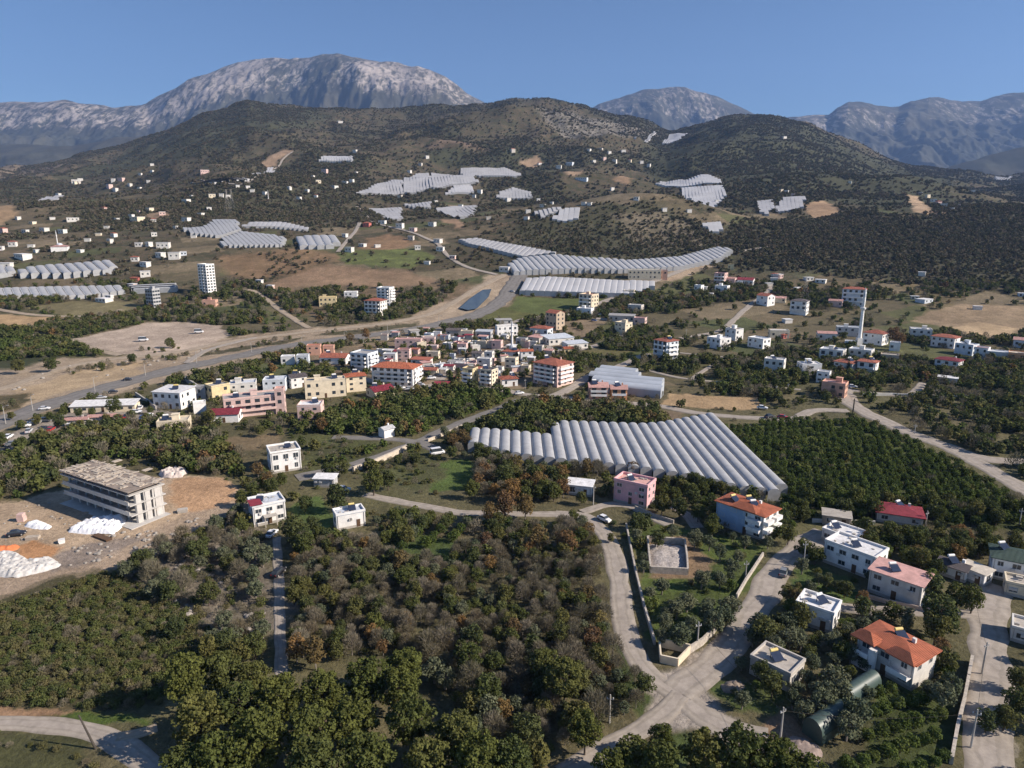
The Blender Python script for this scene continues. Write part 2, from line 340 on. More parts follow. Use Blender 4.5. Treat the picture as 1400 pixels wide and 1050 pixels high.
LANDS = [  # colour, scrub, soft edge m, polygon.  Base colours of soils and grass
 ((0.36, 0.28, 0.20), .15, 5, [(-60, 500), (60, 488), (170, 488), (300, 463), (400, 452), (560, 433), (600, 415), (640, 395), (672, 374), (722, 374), (700, 412), (672, 432), (620, 448), (560, 458), (400, 482), (330, 500), (240, 520), (120, 548), (0, 592), (-60, 620)]),
 ((0.40, 0.30, 0.19), .05, 4, [(20, 535), (120, 500), (200, 494), (185, 512), (110, 530), (40, 555)]),
 ((0.13, 0.10, 0.055), .8, 4, [(-50, 548), (40, 535), (50, 548), (0, 570), (-50, 590)]),
 ((0.12, 0.10, 0.06), .8, 4, [(255, 487), (300, 478), (380, 467), (420, 460), (400, 468), (300, 483), (262, 490)]),
 ((0.12, 0.10, 0.06), .8, 4, [(430, 458), (520, 446), (580, 440), (560, 447), (480, 458)]),
 ((0.40, 0.32, 0.25), .0, 3, [(105, 463), (130, 457), (200, 441), (260, 440), (300, 445), (316, 458), (285, 474), (220, 487), (160, 484), (120, 473)]),
 ((0.36, 0.25, 0.14), .0, 3, [(-40, 428), (50, 432), (92, 433), (35, 449), (-40, 452)]),
 ((0.20, 0.17, 0.09), .2, 3, [(40, 420), (100, 412), (190, 412), (180, 430), (90, 432)]),
 ((0.40, 0.28, 0.16), .0, 2, [(902, 553), (914, 537), (978, 541), (1042, 543), (1036, 562), (960, 558)]),
 ((0.30, 0.22, 0.14), .25, 5, [(1240, 438), (1290, 422), (1330, 416), (1400, 418), (1430, 425), (1400, 456), (1370, 463), (1310, 452)]),
 ((0.38, 0.28, 0.17), .0, 3, [(1300, 448), (1335, 440), (1392, 448), (1390, 458), (1350, 464), (1312, 458)]),
 ((0.17, 0.13, 0.07), .4, 5, [(1230, 392), (1290, 378), (1330, 385), (1310, 420), (1270, 425)]),
 ((0.40, 0.30, 0.205), .0, 2, [(-60, 700), (0, 688), (60, 674), (92, 668), (140, 650), (230, 650), (290, 653), (333, 664), (322, 692), (280, 704), (240, 710), (205, 735), (160, 755), (110, 770), (60, 790), (0, 818), (-60, 840)]),
 ((0.35, 0.265, 0.19), .1, 2, [(330, 668), (345, 690), (300, 715), (235, 742), (170, 772), (90, 800), (0, 830), (-60, 845), (-60, 800), (60, 772), (200, 730), (260, 700)]),
 ((0.42, 0.265, 0.155), .0, 2, [(235, 655), (300, 654), (330, 665), (318, 690), (262, 703), (232, 695)]),
 ((0.44, 0.24, 0.12), .0, 2, [(20, 752), (50, 735), (85, 745), (75, 768), (30, 768)]),
 ((0.27, 0.22, 0.18), .0, 2, [(85, 755), (150, 735), (200, 735), (160, 757), (110, 772), (80, 778)]),
 ((0.24, 0.20, 0.16), .45, 4, [(170, 790), (240, 740), (330, 690), (370, 740), (372, 860), (320, 880), (230, 840)]),
 ((0.10, 0.085, 0.045), .6, 3, [(-60, 835), (120, 775), (170, 790), (290, 860), (285, 890), (200, 975), (-60, 980)]),
 ((0.32, 0.20, 0.12), .1, 1.5, [(-40, 965), (50, 966), (110, 968), (105, 978), (40, 982), (-40, 984)]),
 ((0.075, 0.11, 0.025), .2, 1.5, [(60, 985), (110, 968), (170, 975), (210, 985), (200, 995), (130, 990)]),
 ((0.09, 0.09, 0.04), .6, 2, [(-40, 1000), (60, 1000), (120, 1015), (100, 1060), (-40, 1060)]),
 ((0.085, 0.12, 0.035), .1, 2, [(585, 672), (600, 640), (620, 628), (650, 630), (660, 655), (640, 670)]),
 ((0.10, 0.105, 0.045), .6, 3, [(480, 632), (560, 612), (590, 618), (610, 640), (585, 675), (540, 668), (490, 655)]),
 ((0.105, 0.11, 0.045), .6, 4, [(405, 590), (520, 603), (540, 615), (480, 635), (410, 650)]),
 ((0.085, 0.125, 0.035), .3, 2, [(398, 690), (440, 680), (455, 700), (470, 735), (430, 740), (400, 730)]),
 ((0.08, 0.115, 0.035), .35, 2, [(470, 733), (560, 725), (640, 745), (700, 760), (660, 790), (600, 770), (520, 750)]),
 ((0.20, 0.15, 0.09), .1, 3, [(300, 612), (320, 596), (380, 592), (385, 605), (340, 616)]),
 ((0.20, 0.15, 0.10), .1, 2, [(895, 575), (905, 563), (935, 563), (933, 576)]),
 ((0.085, 0.115, 0.03), .35, 2, [(862, 725), (900, 715), (1040, 742), (1045, 770), (980, 860), (960, 880), (900, 880), (880, 830)]),
 ((0.23, 0.16, 0.10), .1, 2, [(880, 742), (940, 735), (985, 770), (955, 790), (885, 790)]),
 ((0.08, 0.115, 0.035), .3, 1.5, [(1088, 780), (1110, 770), (1170, 790), (1180, 820), (1140, 828), (1085, 808)]),
 ((0.075, 0.105, 0.03), .5, 2, [(1200, 935), (1290, 940), (1310, 1000), (1290, 1060), (1150, 1060), (1180, 990)]),
 ((0.08, 0.11, 0.035), .3, 1.5, [(850, 850), (862, 930), (900, 965), (880, 985), (850, 950), (840, 880)]),
 ((0.085, 0.115, 0.035), .3, 1.5, [(905, 1000), (940, 995), (960, 1012), (930, 1050), (890, 1040)]),
 ((0.075, 0.10, 0.03), .4, 2, [(972, 945), (1010, 925), (1090, 945), (1060, 985), (1010, 975)]),
 ((0.26, 0.17, 0.11), .2, 1.5, [(1050, 985), (1080, 975), (1120, 1010), (1110, 1045), (1040, 1040)]),
 ((0.345, 0.30, 0.255), .05, 1.5, [(900, 915), (930, 905), (960, 890), (1000, 862), (1020, 880), (985, 915), (962, 945), (985, 965), (1010, 985), (985, 1003), (930, 995), (885, 985), (893, 960), (880, 935)]),
 ((0.36, 0.31, 0.25), .0, 1.5, [(1325, 1060), (1345, 955), (1352, 920), (1375, 925), (1385, 1000), (1380, 1060)]),
 ((0.24, 0.18, 0.12), .25, 3, [(690, 445), (830, 435), (800, 470), (760, 490), (720, 530), (650, 532), (560, 535), (480, 515), (430, 505), (420, 485), (520, 465), (640, 450)]),
 ((0.30, 0.26, 0.22), .1, 2, [(0, 600), (40, 580), (140, 552), (190, 555), (250, 565), (230, 580), (160, 578), (60, 592), (10, 625)]),
 ((0.12, 0.12, 0.045), .25, 3, [(645, 432), (690, 420), (735, 424), (745, 436), (700, 440), (650, 440)]),
 ((0.11, 0.13, 0.045), .3, 3, [(705, 405), (770, 408), (830, 408), (800, 420), (750, 432), (700, 425)]),
 ((0.10, 0.12, 0.04), .4, 3, [(830, 470), (890, 465), (890, 485), (850, 498), (815, 490)]),
 ((0.12, 0.11, 0.05), .4, 3, [(880, 495), (945, 488), (985, 493), (945, 515), (885, 503)]),
 ((0.12, 0.12, 0.045), .4, 3, [(1000, 495), (1060, 498), (1100, 515), (1090, 530), (960, 520)]),
 ((0.16, 0.14, 0.06), .3, 3, [(800, 478), (870, 480), (850, 492), (790, 488)]),
 ((0.34, 0.26, 0.18), .1, 3, [(880, 380), (905, 372), (955, 360), (975, 362), (940, 378), (905, 386)]),
 ((0.075, 0.095, 0.032), .5, 3, [(985, 590), (1050, 578), (1180, 578), (1250, 606), (1390, 690), (1400, 728), (1260, 712), (1170, 703), (1080, 695), (1075, 660)]),
 # hills
 ((0.085, 0.075, 0.05), .9, 20, [(1000, 300), (1120, 300), (1260, 295), (1440, 285), (1440, 395), (1230, 388), (1120, 372), (1010, 368), (1000, 345)]),
 ((0.095, 0.085, 0.055), .9, 20, [(690, 330), (720, 300), (800, 280), (880, 275), (960, 300), (1000, 338), (930, 350), (860, 357), (780, 350), (700, 340)]),
 ((0.065, 0.065, 0.04), .95, 40, [(240, 180), (280, 158), (340, 143), (400, 148), (450, 158), (430, 175), (330, 190), (250, 215), (130, 235), (60, 250), (170, 205)]),
 ((0.06, 0.062, 0.038), .95, 40, [(900, 200), (960, 172), (1060, 164), (1130, 185), (1240, 232), (1310, 245), (1300, 285), (1230, 292), (1120, 275), (1020, 268), (990, 240), (880, 240)]),
 ((0.06, 0.062, 0.036), .95, 30, [(560, 210), (640, 200), (720, 205), (760, 225), (700, 232), (620, 228)]),
 ((0.055, 0.07, 0.035), .9, 10, [(-60, 452), (30, 450), (110, 474), (95, 483), (0, 505), (-60, 510)]),
 ((0.27, 0.18, 0.115), .3, 12, [(415, 372), (450, 365), (560, 372), (600, 385), (560, 398), (480, 390), (400, 400), (350, 390)]),
 ((0.24, 0.155, 0.09), .35, 15, [(290, 345), (400, 342), (470, 345), (430, 368), (350, 385), (300, 378)]),
 ((0.27, 0.17, 0.10), .3, 10, [(500, 325), (540, 318), (570, 332), (545, 345), (490, 342)]),
 ((0.20, 0.14, 0.09), .5, 20, [(300, 400), (450, 395), (650, 385), (640, 400), (560, 425), (440, 440), (380, 420)]),
 ((0.13, 0.15, 0.05), .5, 6, [(460, 345), (560, 340), (600, 352), (560, 368), (470, 360)]),
 ((0.33, 0.22, 0.14), .1, 6, [(605, 300), (625, 300), (637, 308), (620, 312)]),
 ((0.34, 0.23, 0.14), .1, 8, [(1100, 292), (1105, 278), (1135, 275), (1150, 290), (1120, 300)]),
 ((0.42, 0.30, 0.19), .0, 6, [(1240, 266), (1255, 268), (1275, 285), (1295, 292), (1270, 295), (1250, 290)]),
 ((0.33, 0.23, 0.15), .1, 8, [(705, 222), (735, 212), (745, 222), (730, 230)]),
 ((0.30, 0.21, 0.14), .1, 8, [(768, 236), (795, 230), (800, 235), (780, 240)]),
 ((0.28, 0.19, 0.12), .2, 8, [(840, 245), (880, 242), (893, 248), (860, 254)]),
 ((0.32, 0.22, 0.13), .2, 10, [(-20, 290), (10, 280), (25, 290), (5, 310), (-30, 310)]),
 ((0.26, 0.18, 0.12), .3, 10, [(195, 295), (225, 288), (235, 295), (210, 302)]),
 ((0.30, 0.21, 0.14), .2, 9, [(360, 222), (385, 205), (405, 204), (385, 214), (365, 232)]),
 ((0.20, 0.16, 0.11), .4, 15, [(800, 262), (880, 270), (870, 278), (790, 280)]),
 ((0.19, 0.155, 0.11), .5, 14, [(850, 300), (905, 290), (950, 300), (960, 335), (900, 345), (860, 330)]),
 ((0.25, 0.22, 0.19), .65, 30, [(735, 155), (770, 148), (790, 160), (870, 172), (895, 182), (860, 190), (800, 185), (750, 175)]),
 ((0.24, 0.17, 0.12), .4, 25, [(560, 195), (600, 192), (680, 200), (640, 205), (580, 202)]),
 ((0.22, 0.17, 0.12), .4, 20, [(-20, 215), (60, 212), (100, 220), (60, 240), (-20, 245)]),
]
EXCL = []                                # world polygons with nothing growing on them
XR0, YR0, XN, YN = -700, 50, 1400, 900
CLEAR = np.zeros((YN, XN), bool)
_gx, _gy = np.meshgrid(np.arange(XN) + XR0 + .5, np.arange(YN) + YR0 + .5)
def clear_poly(P, grow=0):
    xs = [p[0] for p in P]; ys = [p[1] for p in P]
    i0, i1 = max(0, int(min(xs) - XR0 - 2)), min(XN, int(max(xs) - XR0 + 3)); j0, j1 = max(0, int(min(ys) - YR0 - 2)), min(YN, int(max(ys) - YR0 + 3))
    if i0 >= i1 or j0 >= j1: return
    CLEAR[j0:j1, i0:i1] |= inpoly(_gx[j0:j1, i0:i1], _gy[j0:j1, i0:i1], P)
def clear_disc(x, y, r):
    i0, i1 = max(0, int(x - XR0 - r - 1)), min(XN, int(x - XR0 + r + 2)); j0, j1 = max(0, int(y - YR0 - r - 1)), min(YN, int(y - YR0 + r + 2))
    if i0 >= i1 or j0 >= j1: return
    CLEAR[j0:j1, i0:i1] |= (_gx[j0:j1, i0:i1] - x) ** 2 + (_gy[j0:j1, i0:i1] - y) ** 2 < r * r
def smooth_line(P, step):
    """Catmull-Rom through the points, resampled."""
    P = [Vector(p[:2]) for p in P]; out = []
    for i in range(len(P) - 1):
        a, b, c, d = P[max(i - 1, 0)], P[i], P[i + 1], P[min(i + 2, len(P) - 1)]
        n = max(2, int((c - b).length / step))
        for k in range(n):
            t = k / n; out.append(0.5 * ((2 * b) + (c - a) * t + (2 * a - 5 * b + 4 * c - d) * t * t + (3 * b - a - 3 * c + d) * t ** 3))
    return out + [P[-1]]
# ---------------------------------------------------------------- ground sheet
TXg = np.linspace(-1.12, 1.12, 1000)
YG = np.concatenate([np.geomspace(18, 900, 900), np.geomspace(905, 4300, 260)])
A_, Y_ = np.meshgrid(TXg, YG); GX, GY = A_ * Y_, Y_; GZ = H(GX, GY)
nr, nc = GX.shape
n_ = fbm(GX / 38, GY / 38, 4, 71)[..., None]; n2_ = fbm(GX / 150, GY / 150, 4, 81)[..., None]
c_near = np.array([0.115, 0.118, 0.052]) * (1 - n_) + np.array([0.18, 0.14, 0.085]) * n_
c_far = np.array([0.175, 0.122, 0.083]) * n2_ + np.array([0.088, 0.072, 0.046]) * (1 - n2_)
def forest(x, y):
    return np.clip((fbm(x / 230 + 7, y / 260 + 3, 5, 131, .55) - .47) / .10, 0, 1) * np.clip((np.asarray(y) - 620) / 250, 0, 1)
kf = np.clip((GY - 420) / 260, 0, 1)[..., None]
LC = c_near * (1 - kf) + c_far * kf
PLOTC = np.array([[.085, .105, .042], [.105, .115, .045], [.175, .135, .085], [.25, .195, .125], [.14, .115, .07]])
def plots(x, y):
    """small farm plots: which one a point is in, and whether it is open ground"""
    x = x + 14 * (fbm(x / 60, y / 60, 2, 141) - .5); y = y + 14 * (fbm(x / 60 + 9, y / 60, 2, 142) - .5)
    u, v = x * .906 + y * .423, -x * .423 + y * .906; j = np.floor(v / 34); i = np.floor(u / 52 + _h(j, j * 0, 3) * 7)
    r = _h(i, j, 9); q = _h(i, j, 12); op = (r < .42) & (y > 330) & (y < 1250); return op, np.clip((q * 5).astype(int), 0, 4)
op_, q_ = plots(GX, GY); LC = np.where(op_[..., None], LC * .25 + PLOTC[q_] * .75 * (.8 + .4 * fbm(GX / 5, GY / 5, 2, 9))[..., None], LC)
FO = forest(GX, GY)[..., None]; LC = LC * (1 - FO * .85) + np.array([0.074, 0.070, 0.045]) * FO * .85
SCR = np.where(op_, .5, 1.0) * (0.55 + 0.38 * kf[..., 0] + 0.25 * (n2_[..., 0] - .5))
wx, wy = GX + 0, GY + 0
for colr, scr, soft, pp in LANDS:
    P = wpoly(pp); xs = [p[0] for p in P]; ys = [p[1] for p in P]
    bb = (GX > min(xs) - 20) & (GX < max(xs) + 20) & (GY > min(ys) - 20) & (GY < max(ys) + 20)
    if not bb.any(): continue
    gx, gy = GX[bb], GY[bb]
    wob = soft * 1.6
    m = np.zeros(gx.shape)
    for k in range(4):
        m += inpoly(gx + wob * (fbm(gx / (soft * 3), gy / (soft * 3), 3, 90) - .5) * 2 + soft * .35 * math.cos(k * 1.57), gy + wob * (fbm(gx / (soft * 3), gy / (soft * 3), 3, 95) - .5) * 2 + soft * .35 * math.sin(k * 1.57), P)
    m = (m / 4)[:, None]
    cn = (0.70 + 0.60 * fbm(gx / 7, gy / 7, 4, 99))[:, None]
    LC[bb] = LC[bb] * (1 - m) + np.array(colr) * cn * m; SCR[bb] = SCR[bb] * (1 - m[:, 0]) + scr * m[:, 0]
    if scr <= .2 and max(ys) < 1200: clear_poly(P)
    if scr <= .3: EXCL.append(P)
idx = np.arange(nr * nc).reshape(nr, nc)
F = np.stack([idx[:-1, :-1], idx[:-1, 1:], idx[1:, 1:], idx[1:, :-1]], -1).reshape(-1, 4)
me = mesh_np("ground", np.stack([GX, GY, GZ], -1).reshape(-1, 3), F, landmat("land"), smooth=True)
def attr(me, name, arr, typ='FLOAT_COLOR'):
    a = me.attributes.new(name, typ, 'POINT')
    if typ == 'FLOAT': a.data.foreach_set("value", np.asarray(arr, np.float32).ravel())
    else: a.data.foreach_set("color", np.concatenate([arr.reshape(-1, 3), np.ones((arr.size // 3, 1))], 1).astype(np.float32).ravel())
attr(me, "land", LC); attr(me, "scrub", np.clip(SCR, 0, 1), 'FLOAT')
tag(link("ground", me), kind="structure")
del F, LC, SCR, n_, n2_
# ---------------------------------------------------------------- mountains
MTS = [(8200, [(-170, 160), (-60, 150), (0, 141), (60, 139), (90, 138), (120, 143), (160, 147), (200, 143), (230, 125), (260, 110), (300, 96), (330, 86), (350, 82), (380, 80), (400, 82), (430, 78), (465, 74), (490, 78), (530, 85), (570, 90), (590, 97), (610, 106), (640, 128), (655, 137), (700, 158), (760, 185), (820, 230), (900, 300)], 2600, 1.0),
       (9600, [(700, 260), (760, 190), (790, 160), (820, 143), (850, 133), (880, 124), (905, 119), (925, 118), (945, 122), (980, 132), (1000, 142), (1030, 155), (1060, 160), (1100, 168), (1160, 200), (1220, 250)], 2600, .88),
       (9000, [(950, 240), (1020, 190), (1060, 165), (1095, 159), (1115, 158), (1135, 158), (1145, 148), (1160, 140), (1180, 141), (1200, 145), (1230, 146), (1245, 138), (1270, 132), (1300, 137), (1340, 140), (1360, 133), (1385, 128), (1400, 127), (1480, 118), (1600, 130)], 3000, .92),
       (4700, [(1150, 300), (1240, 255), (1280, 240), (1320, 226), (1360, 212), (1400, 203), (1450, 195), (1600, 190)], 900, .1),
       (5600, [(-170, 205), (-40, 198), (30, 196), (90, 200), (150, 188), (200, 186), (250, 190), (320, 205), (400, 245), (470, 340)], 1500, .35)]
MA = np.linspace(-1.1, 1.1, 1300); MY = np.concatenate([np.geomspace(3500, 6500, 150), np.geomspace(6520, 11500, 230)])
A_, Y_ = np.meshgrid(MA, MY); MX_ = A_ * Y_; MZ = np.full(MX_.shape, 60.0); RK = np.zeros(MX_.shape)
for yc, prof, wid, rocky in MTS:
    S = np.interp(A_, [az(p, 140) for p, r in prof], [row_z(r, yc) for p, r in prof])
    S = S + (fbm(MX_ / 160, A_ * 0 + yc / 100, 3, 7) - .5) * 45 * (yc / 9000)
    wob = (fbm(MX_ / 1300, Y_ / 1300, 3, 17) - .5) * wid * .4
    d = (Y_ - yc + (wob if wid > 1000 else 0) * np.clip(np.abs(Y_ - yc) / wid * 2.5, 0, 1)) / wid
    shp = np.where(d < 0, np.exp(-np.abs(d) ** 1.5 * 1.7), np.exp(-(d * 1.6) ** 2))
    rg = fbm(MX_ / 520 + 2, Y_ / 1100, 5, 27, .55, True) - .55
    rg2 = fbm(MX_ / 240 + 2, Y_ / 420, 4, 47, .55, True) - .55
    amp = np.clip((np.abs(d) - .05) * 2.0, 0, 1) * np.clip(2.0 - np.abs(d) * 1.6, 0, 1)
    h = S * shp + (rg * 230 + rg2 * 200) * amp * (S / 1500)
    h = np.minimum(h, 80 + (S - 80) * Y_ / yc * (1 + .0 * d))
    k = h > MZ
    rel = np.clip(h / np.maximum(S, 50), 0, 1)
    RK = np.where(k, rocky * (np.clip((rel - .54) / .22, 0, 1) * (.30 + .30 * fbm(MX_ / 600, Y_ / 1500, 3, 77)) + np.clip(.5 - np.abs(rel - .25) * 4, 0, 1) * .22) + .05, RK)
    MZ = np.maximum(MZ, h)
nr2, nc2 = MZ.shape; idx = np.arange(nr2 * nc2).reshape(nr2, nc2)
F = np.stack([idx[:-1, :-1], idx[:-1, 1:], idx[1:, 1:], idx[1:, :-1]], -1).reshape(-1, 4)
me = mesh_np("mountains", np.stack([MX_, Y_, MZ], -1).reshape(-1, 3), F, landmat("mountain", True), smooth=True)
mc = np.array([0.036, 0.042, 0.034]) + fbm(MX_ / 700, Y_ / 700, 4, 5)[..., None] * np.array([0.055, 0.040, 0.022])
low = np.clip(1 - (MZ - 60) / 350, 0, 1)[..., None] * np.clip(fbm(MX_ / 400, Y_ / 400, 3, 6)[..., None] * 3 - 1, 0, 1)
mc = mc * (1 - low * .7) + np.array([0.22, 0.165, 0.12]) * low * .7
attr(me, "land", mc); attr(me, "scrub", RK, 'FLOAT'); tag(link("mountains", me), kind="structure")
del F
CL0 = CLEAR.copy(); CLEAR[:] = False
# ---------------------------------------------------------------- roads, laid over the ground
RM = {ASPH: mat("asphalt", (0.20, 0.185, 0.17), .9, .22, .35), PALE: mat("pale_gravel", (0.345, 0.30, 0.255), .95, .22, .5, bump=.3), DIRT: mat("dirt_surface", (0.36, 0.29, 0.215), .95, .2, .3, bump=.3)}
for m in RM.values():      # wheel tracks and dusty edges along every road
    t = m.node_tree; p = t.nodes["Principled BSDF"]; src = p.inputs["Base Color"].links[0].from_socket
    a = _n(t, "ShaderNodeAttribute"); a.attribute_name = "across"; ab = _n(t, "ShaderNodeMath", operation='ABSOLUTE'); t.links.new(a.outputs["Fac"], ab.inputs[0])
    g = _n(t, "ShaderNodeNewGeometry"); no = _n(t, "ShaderNodeTexNoise"); no.inputs["Scale"].default_value = .35; no.inputs["Detail"].default_value = 5; t.links.new(g.outputs["Position"], no.inputs["Vector"])
    ad = _n(t, "ShaderNodeMath", operation='MULTIPLY_ADD'); t.links.new(no.outputs["Fac"], ad.inputs[0]); ad.inputs[1].default_value = .5; t.links.new(ab.outputs[0], ad.inputs[2])
    cr = _n(t, "ShaderNodeValToRGB"); el = cr.color_ramp.elements; el[0].position = .25; el[0].color = (1, 1, 1, 1); el[1].position = .42; el[1].color = (1, 1, 1, 1)
    for q, c in ((.55, .86), (.66, .87), (.78, 1.02), (.98, .96), (1.15, .74)): e = el.new(min(1, q / 1.25)); e.color = (c, c, c * .98, 1)
    el[0].position = .2; mu = _n(t, "ShaderNodeMath", operation='MULTIPLY'); mu.inputs[1].default_value = .8; t.links.new(ad.outputs[0], mu.inputs[0]); t.links.new(mu.outputs[0], cr.inputs[0])
    mx = _n(t, "ShaderNodeMix", data_type='RGBA', blend_type='MULTIPLY'); mx.inputs["Factor"].default_value = 1; t.links.new(src, mx.inputs["A"]); t.links.new(cr.outputs[0], mx.inputs["B"]); t.links.new(mx.outputs["Result"], p.inputs["Base Color"])
for ri, (nm, sf, wd, pp) in enumerate(ROADS):
    P = [at(*p) for p in pp]; far = P[len(P) // 2].y; st = 2.0 if far < 330 else 6
    L = smooth_line(P, st); V = []; F = []; K = 10; AC = []
    for i, p in enumerate(L):
        t = (L[min(i + 1, len(L) - 1)] - L[max(i - 1, 0)]).normalized(); n = Vector((-t.y, t.x))
        wl = wd / 2 * (1 + .42 * (float(vn(p.x / 5, p.y / 5, 3)) - .5)) ; wr = wd / 2 * (1 + .42 * (float(vn(p.x / 5, p.y / 5, 4)) - .5))
        for k in range(K + 1):
            s = -wl + (wl + wr) * k / K; q = p + n * s; V.append((q.x, q.y, 0)); AC.append(k / K * 2 - 1)
        p.y < 940 and clear_disc(p.x, p.y, wd / 2 + (6 if pp[0] == (500, 676) else 1.8 if sf != ASPH or wd < 10 else 3))
    V = np.array(V); off = 0.10 + 0.012 * (ri % 7) + np.clip(V[:, 1] - 150, 0, 3000) * 0.0009
    edge = np.zeros(len(V)); edge[::K + 1] = 1; edge[K::K + 1] = 1
    V[:, 2] = H(V[:, 0], V[:, 1]) + off - edge * 0.25
    for i in range(len(L) - 1):
        for k in range(K): a = i * (K + 1) + k; F.append((a, a + 1, a + K + 2, a + K + 1))
    me = mesh_np(nm, V, F, RM[sf], smooth=True); attr(me, 'across', AC, 'FLOAT'); tag(link(nm, me), kind="structure")
RC = CLEAR.copy(); CLEAR |= CL0
# river pond
P = wpoly([(628, 423), (645, 408), (660, 398), (672, 397), (668, 408), (652, 424), (640, 426)])
zc = max(float(H(x, y)) for x, y in P) + .5
me = bpy.data.meshes.new("water"); me.from_pydata([(x, y, float(H(x, y)) + 1.3) for x, y in P], [], [(0, 1, 6), (1, 5, 6), (1, 2, 5), (2, 4, 5), (2, 3, 4)]); me.materials.append(mat("pond_water", (0.075, 0.095, 0.10), .18, .1, .1, spec=.6))
me.update(); tag(link("water", me), kind="structure"); clear_poly(P)
# ---------------------------------------------------------------- buildings
WALLC = {"w": (.68, .65, .60), "W": (.82, .80, .77), "c": (.72, .62, .46), "p": (.66, .47, .42), "s": (.58, .34, .25), "y": (.70, .57, .33), "g": (.42, .42, .42), "b": (.22, .34, .48),
         "o": (.66, .33, .16), "k": (.50, .46, .41), "l": (.62, .66, .70), "r": (.52, .16, .13), "q": (.74, .42, .43), "t": (.50, .40, .30)}
ROOFC = {"r": (.37, .125, .08), "o": (.44, .135, .07), "m": (.24, .035, .05), "g": (.34, .33, .32), "w": (.68, .67, .66), "k": (.42, .38, .33), "d": (.13, .11, .11), "n": (.05, .085, .07), "p": (.55, .32, .28), "c": (.55, .49, .40), "l": (.50, .53, .57), "y": (.6, .48, .26), "b": (.2, .3, .4)}
CN = {"w": "white", "W": "bright white", "c": "cream", "p": "pink", "s": "salmon", "y": "yellow", "g": "grey", "b": "blue", "o": "orange", "k": "beige", "l": "pale grey", "r": "red", "q": "rose", "t": "tan"}
RN = {"r": "red", "o": "orange", "m": "maroon", "g": "grey", "w": "white", "k": "beige", "d": "dark", "n": "green", "p": "pink", "c": "cream", "l": "pale grey", "y": "yellow", "b": "blue"}
def wallm(c): return mat("plaster_" + CN[c].replace(" ", "_"), WALLC[c], .9, .17, .5, rand=.07)
def roofm(c, tile=False):
    nm = ("tiles_" if tile else "roofing_") + RN[c].replace(" ", "_")
    if nm in MATS: return MATS[nm]
    m = mat(nm, ROOFC[c], .8, .24, .8, rand=.10)
    if tile:
        t = m.node_tree; p = t.nodes["Principled BSDF"]; tc = _n(t, "ShaderNodeTexCoord"); wv = _n(t, "ShaderNodeTexWave"); wv.inputs["Scale"].default_value = 1.4; wv.inputs["Distortion"].default_value = .3
        t.links.new(tc.outputs["Object"], wv.inputs["Vector"]); b = _n(t, "ShaderNodeBump"); b.inputs["Distance"].default_value = .12; t.links.new(wv.outputs["Fac"], b.inputs["Height"]); t.links.new(b.outputs[0], p.inputs["Normal"])
    return m
M_WIN = mat("window_glass", (.045, .055, .065), .15, .2, .5, spec=.6)
M_FRAME = mat("window_frame", (.60, .58, .55), .6, .1)
M_DOOR = mat("brown_door", (.12, .07, .04), .6, .2)
M_CONC = mat("grey_concrete", (.42, .39, .35), .9, .2, .8, bump=.2)
M_PANEL = mat("solar_panel_glass", (.03, .04, .07), .2, .2, .5, spec=.6)
M_STEEL = mat("galvanised_steel", (.55, .55, .55), .45, .15, metal=.4)
M_TANKY = mat("yellow_plastic", (.75, .58, .22), .6, .1)
WINS = {}
def winmesh(w, h, kind):
    k = (round(w * 2) / 2, round(h * 2) / 2, kind); w, h = k[0], k[1]
    if k not in WINS:
        if kind == "frame":
            m = MB(); f = .09
            for b in ((-w / 2 - f, w / 2 + f, -.05, .03, -h / 2 - f, -h / 2), (-w / 2 - f, w / 2 + f, -.05, .03, h / 2, h / 2 + f), (-w / 2 - f, -w / 2, -.05, .03, -h / 2, h / 2), (w / 2, w / 2 + f, -.05, .03, -h / 2, h / 2), (-.04, .04, -.04, .02, -h / 2, h / 2)): m.box(*b)
            WINS[k] = m.mesh("window", M_FRAME)
        else: WINS[k] = MB().box(-w / 2, w / 2, -.02, .025, -h / 2, h / 2).mesh("pane", M_WIN)
    return WINS[k]
def add_window(root, x, y, z, rz, w, h, near):
    """rz turns the window's -y face outwards"""
    if near:
        o = link("window", winmesh(w, h, "frame"), root, (x, y, z), rz); link("pane", winmesh(w, h, "pane"), o)
    else: link("window", winmesh(w, h, "pane"), root, (x - .03 * math.sin(-rz), y - .03 * math.cos(rz), z), rz)
def roof_hip(w, d, h, rise, ov=.5, th=.18):
    W, D = w / 2 + ov, d / 2 + ov; m = MB(); e = .01
    r = max(W - D, e) if W > D else e; r2 = max(D - W, e) if D > W else e
    vs = [(-W, -D, h), (W, -D, h), (W, D, h), (-W, D, h), (-W, -D, h + th), (W, -D, h + th), (W, D, h + th), (-W, D, h + th)]
    if W >= D: vs += [(-r, 0, h + th + rise), (r, 0, h + th + rise)]; top = [(4, 5, 9, 8), (5, 6, 9), (6, 7, 8, 9), (7, 4, 8)]
    else: vs += [(0, -r2, h + th + rise), (0, r2, h + th + rise)]; top = [(4, 5, 8), (5, 6, 9, 8), (6, 7, 9), (7, 4, 8, 9)]
    return m.add(vs, [(3, 2, 1, 0), (0, 1, 5, 4), (1, 2, 6, 5), (2, 3, 7, 6), (3, 0, 4, 7)] + top)
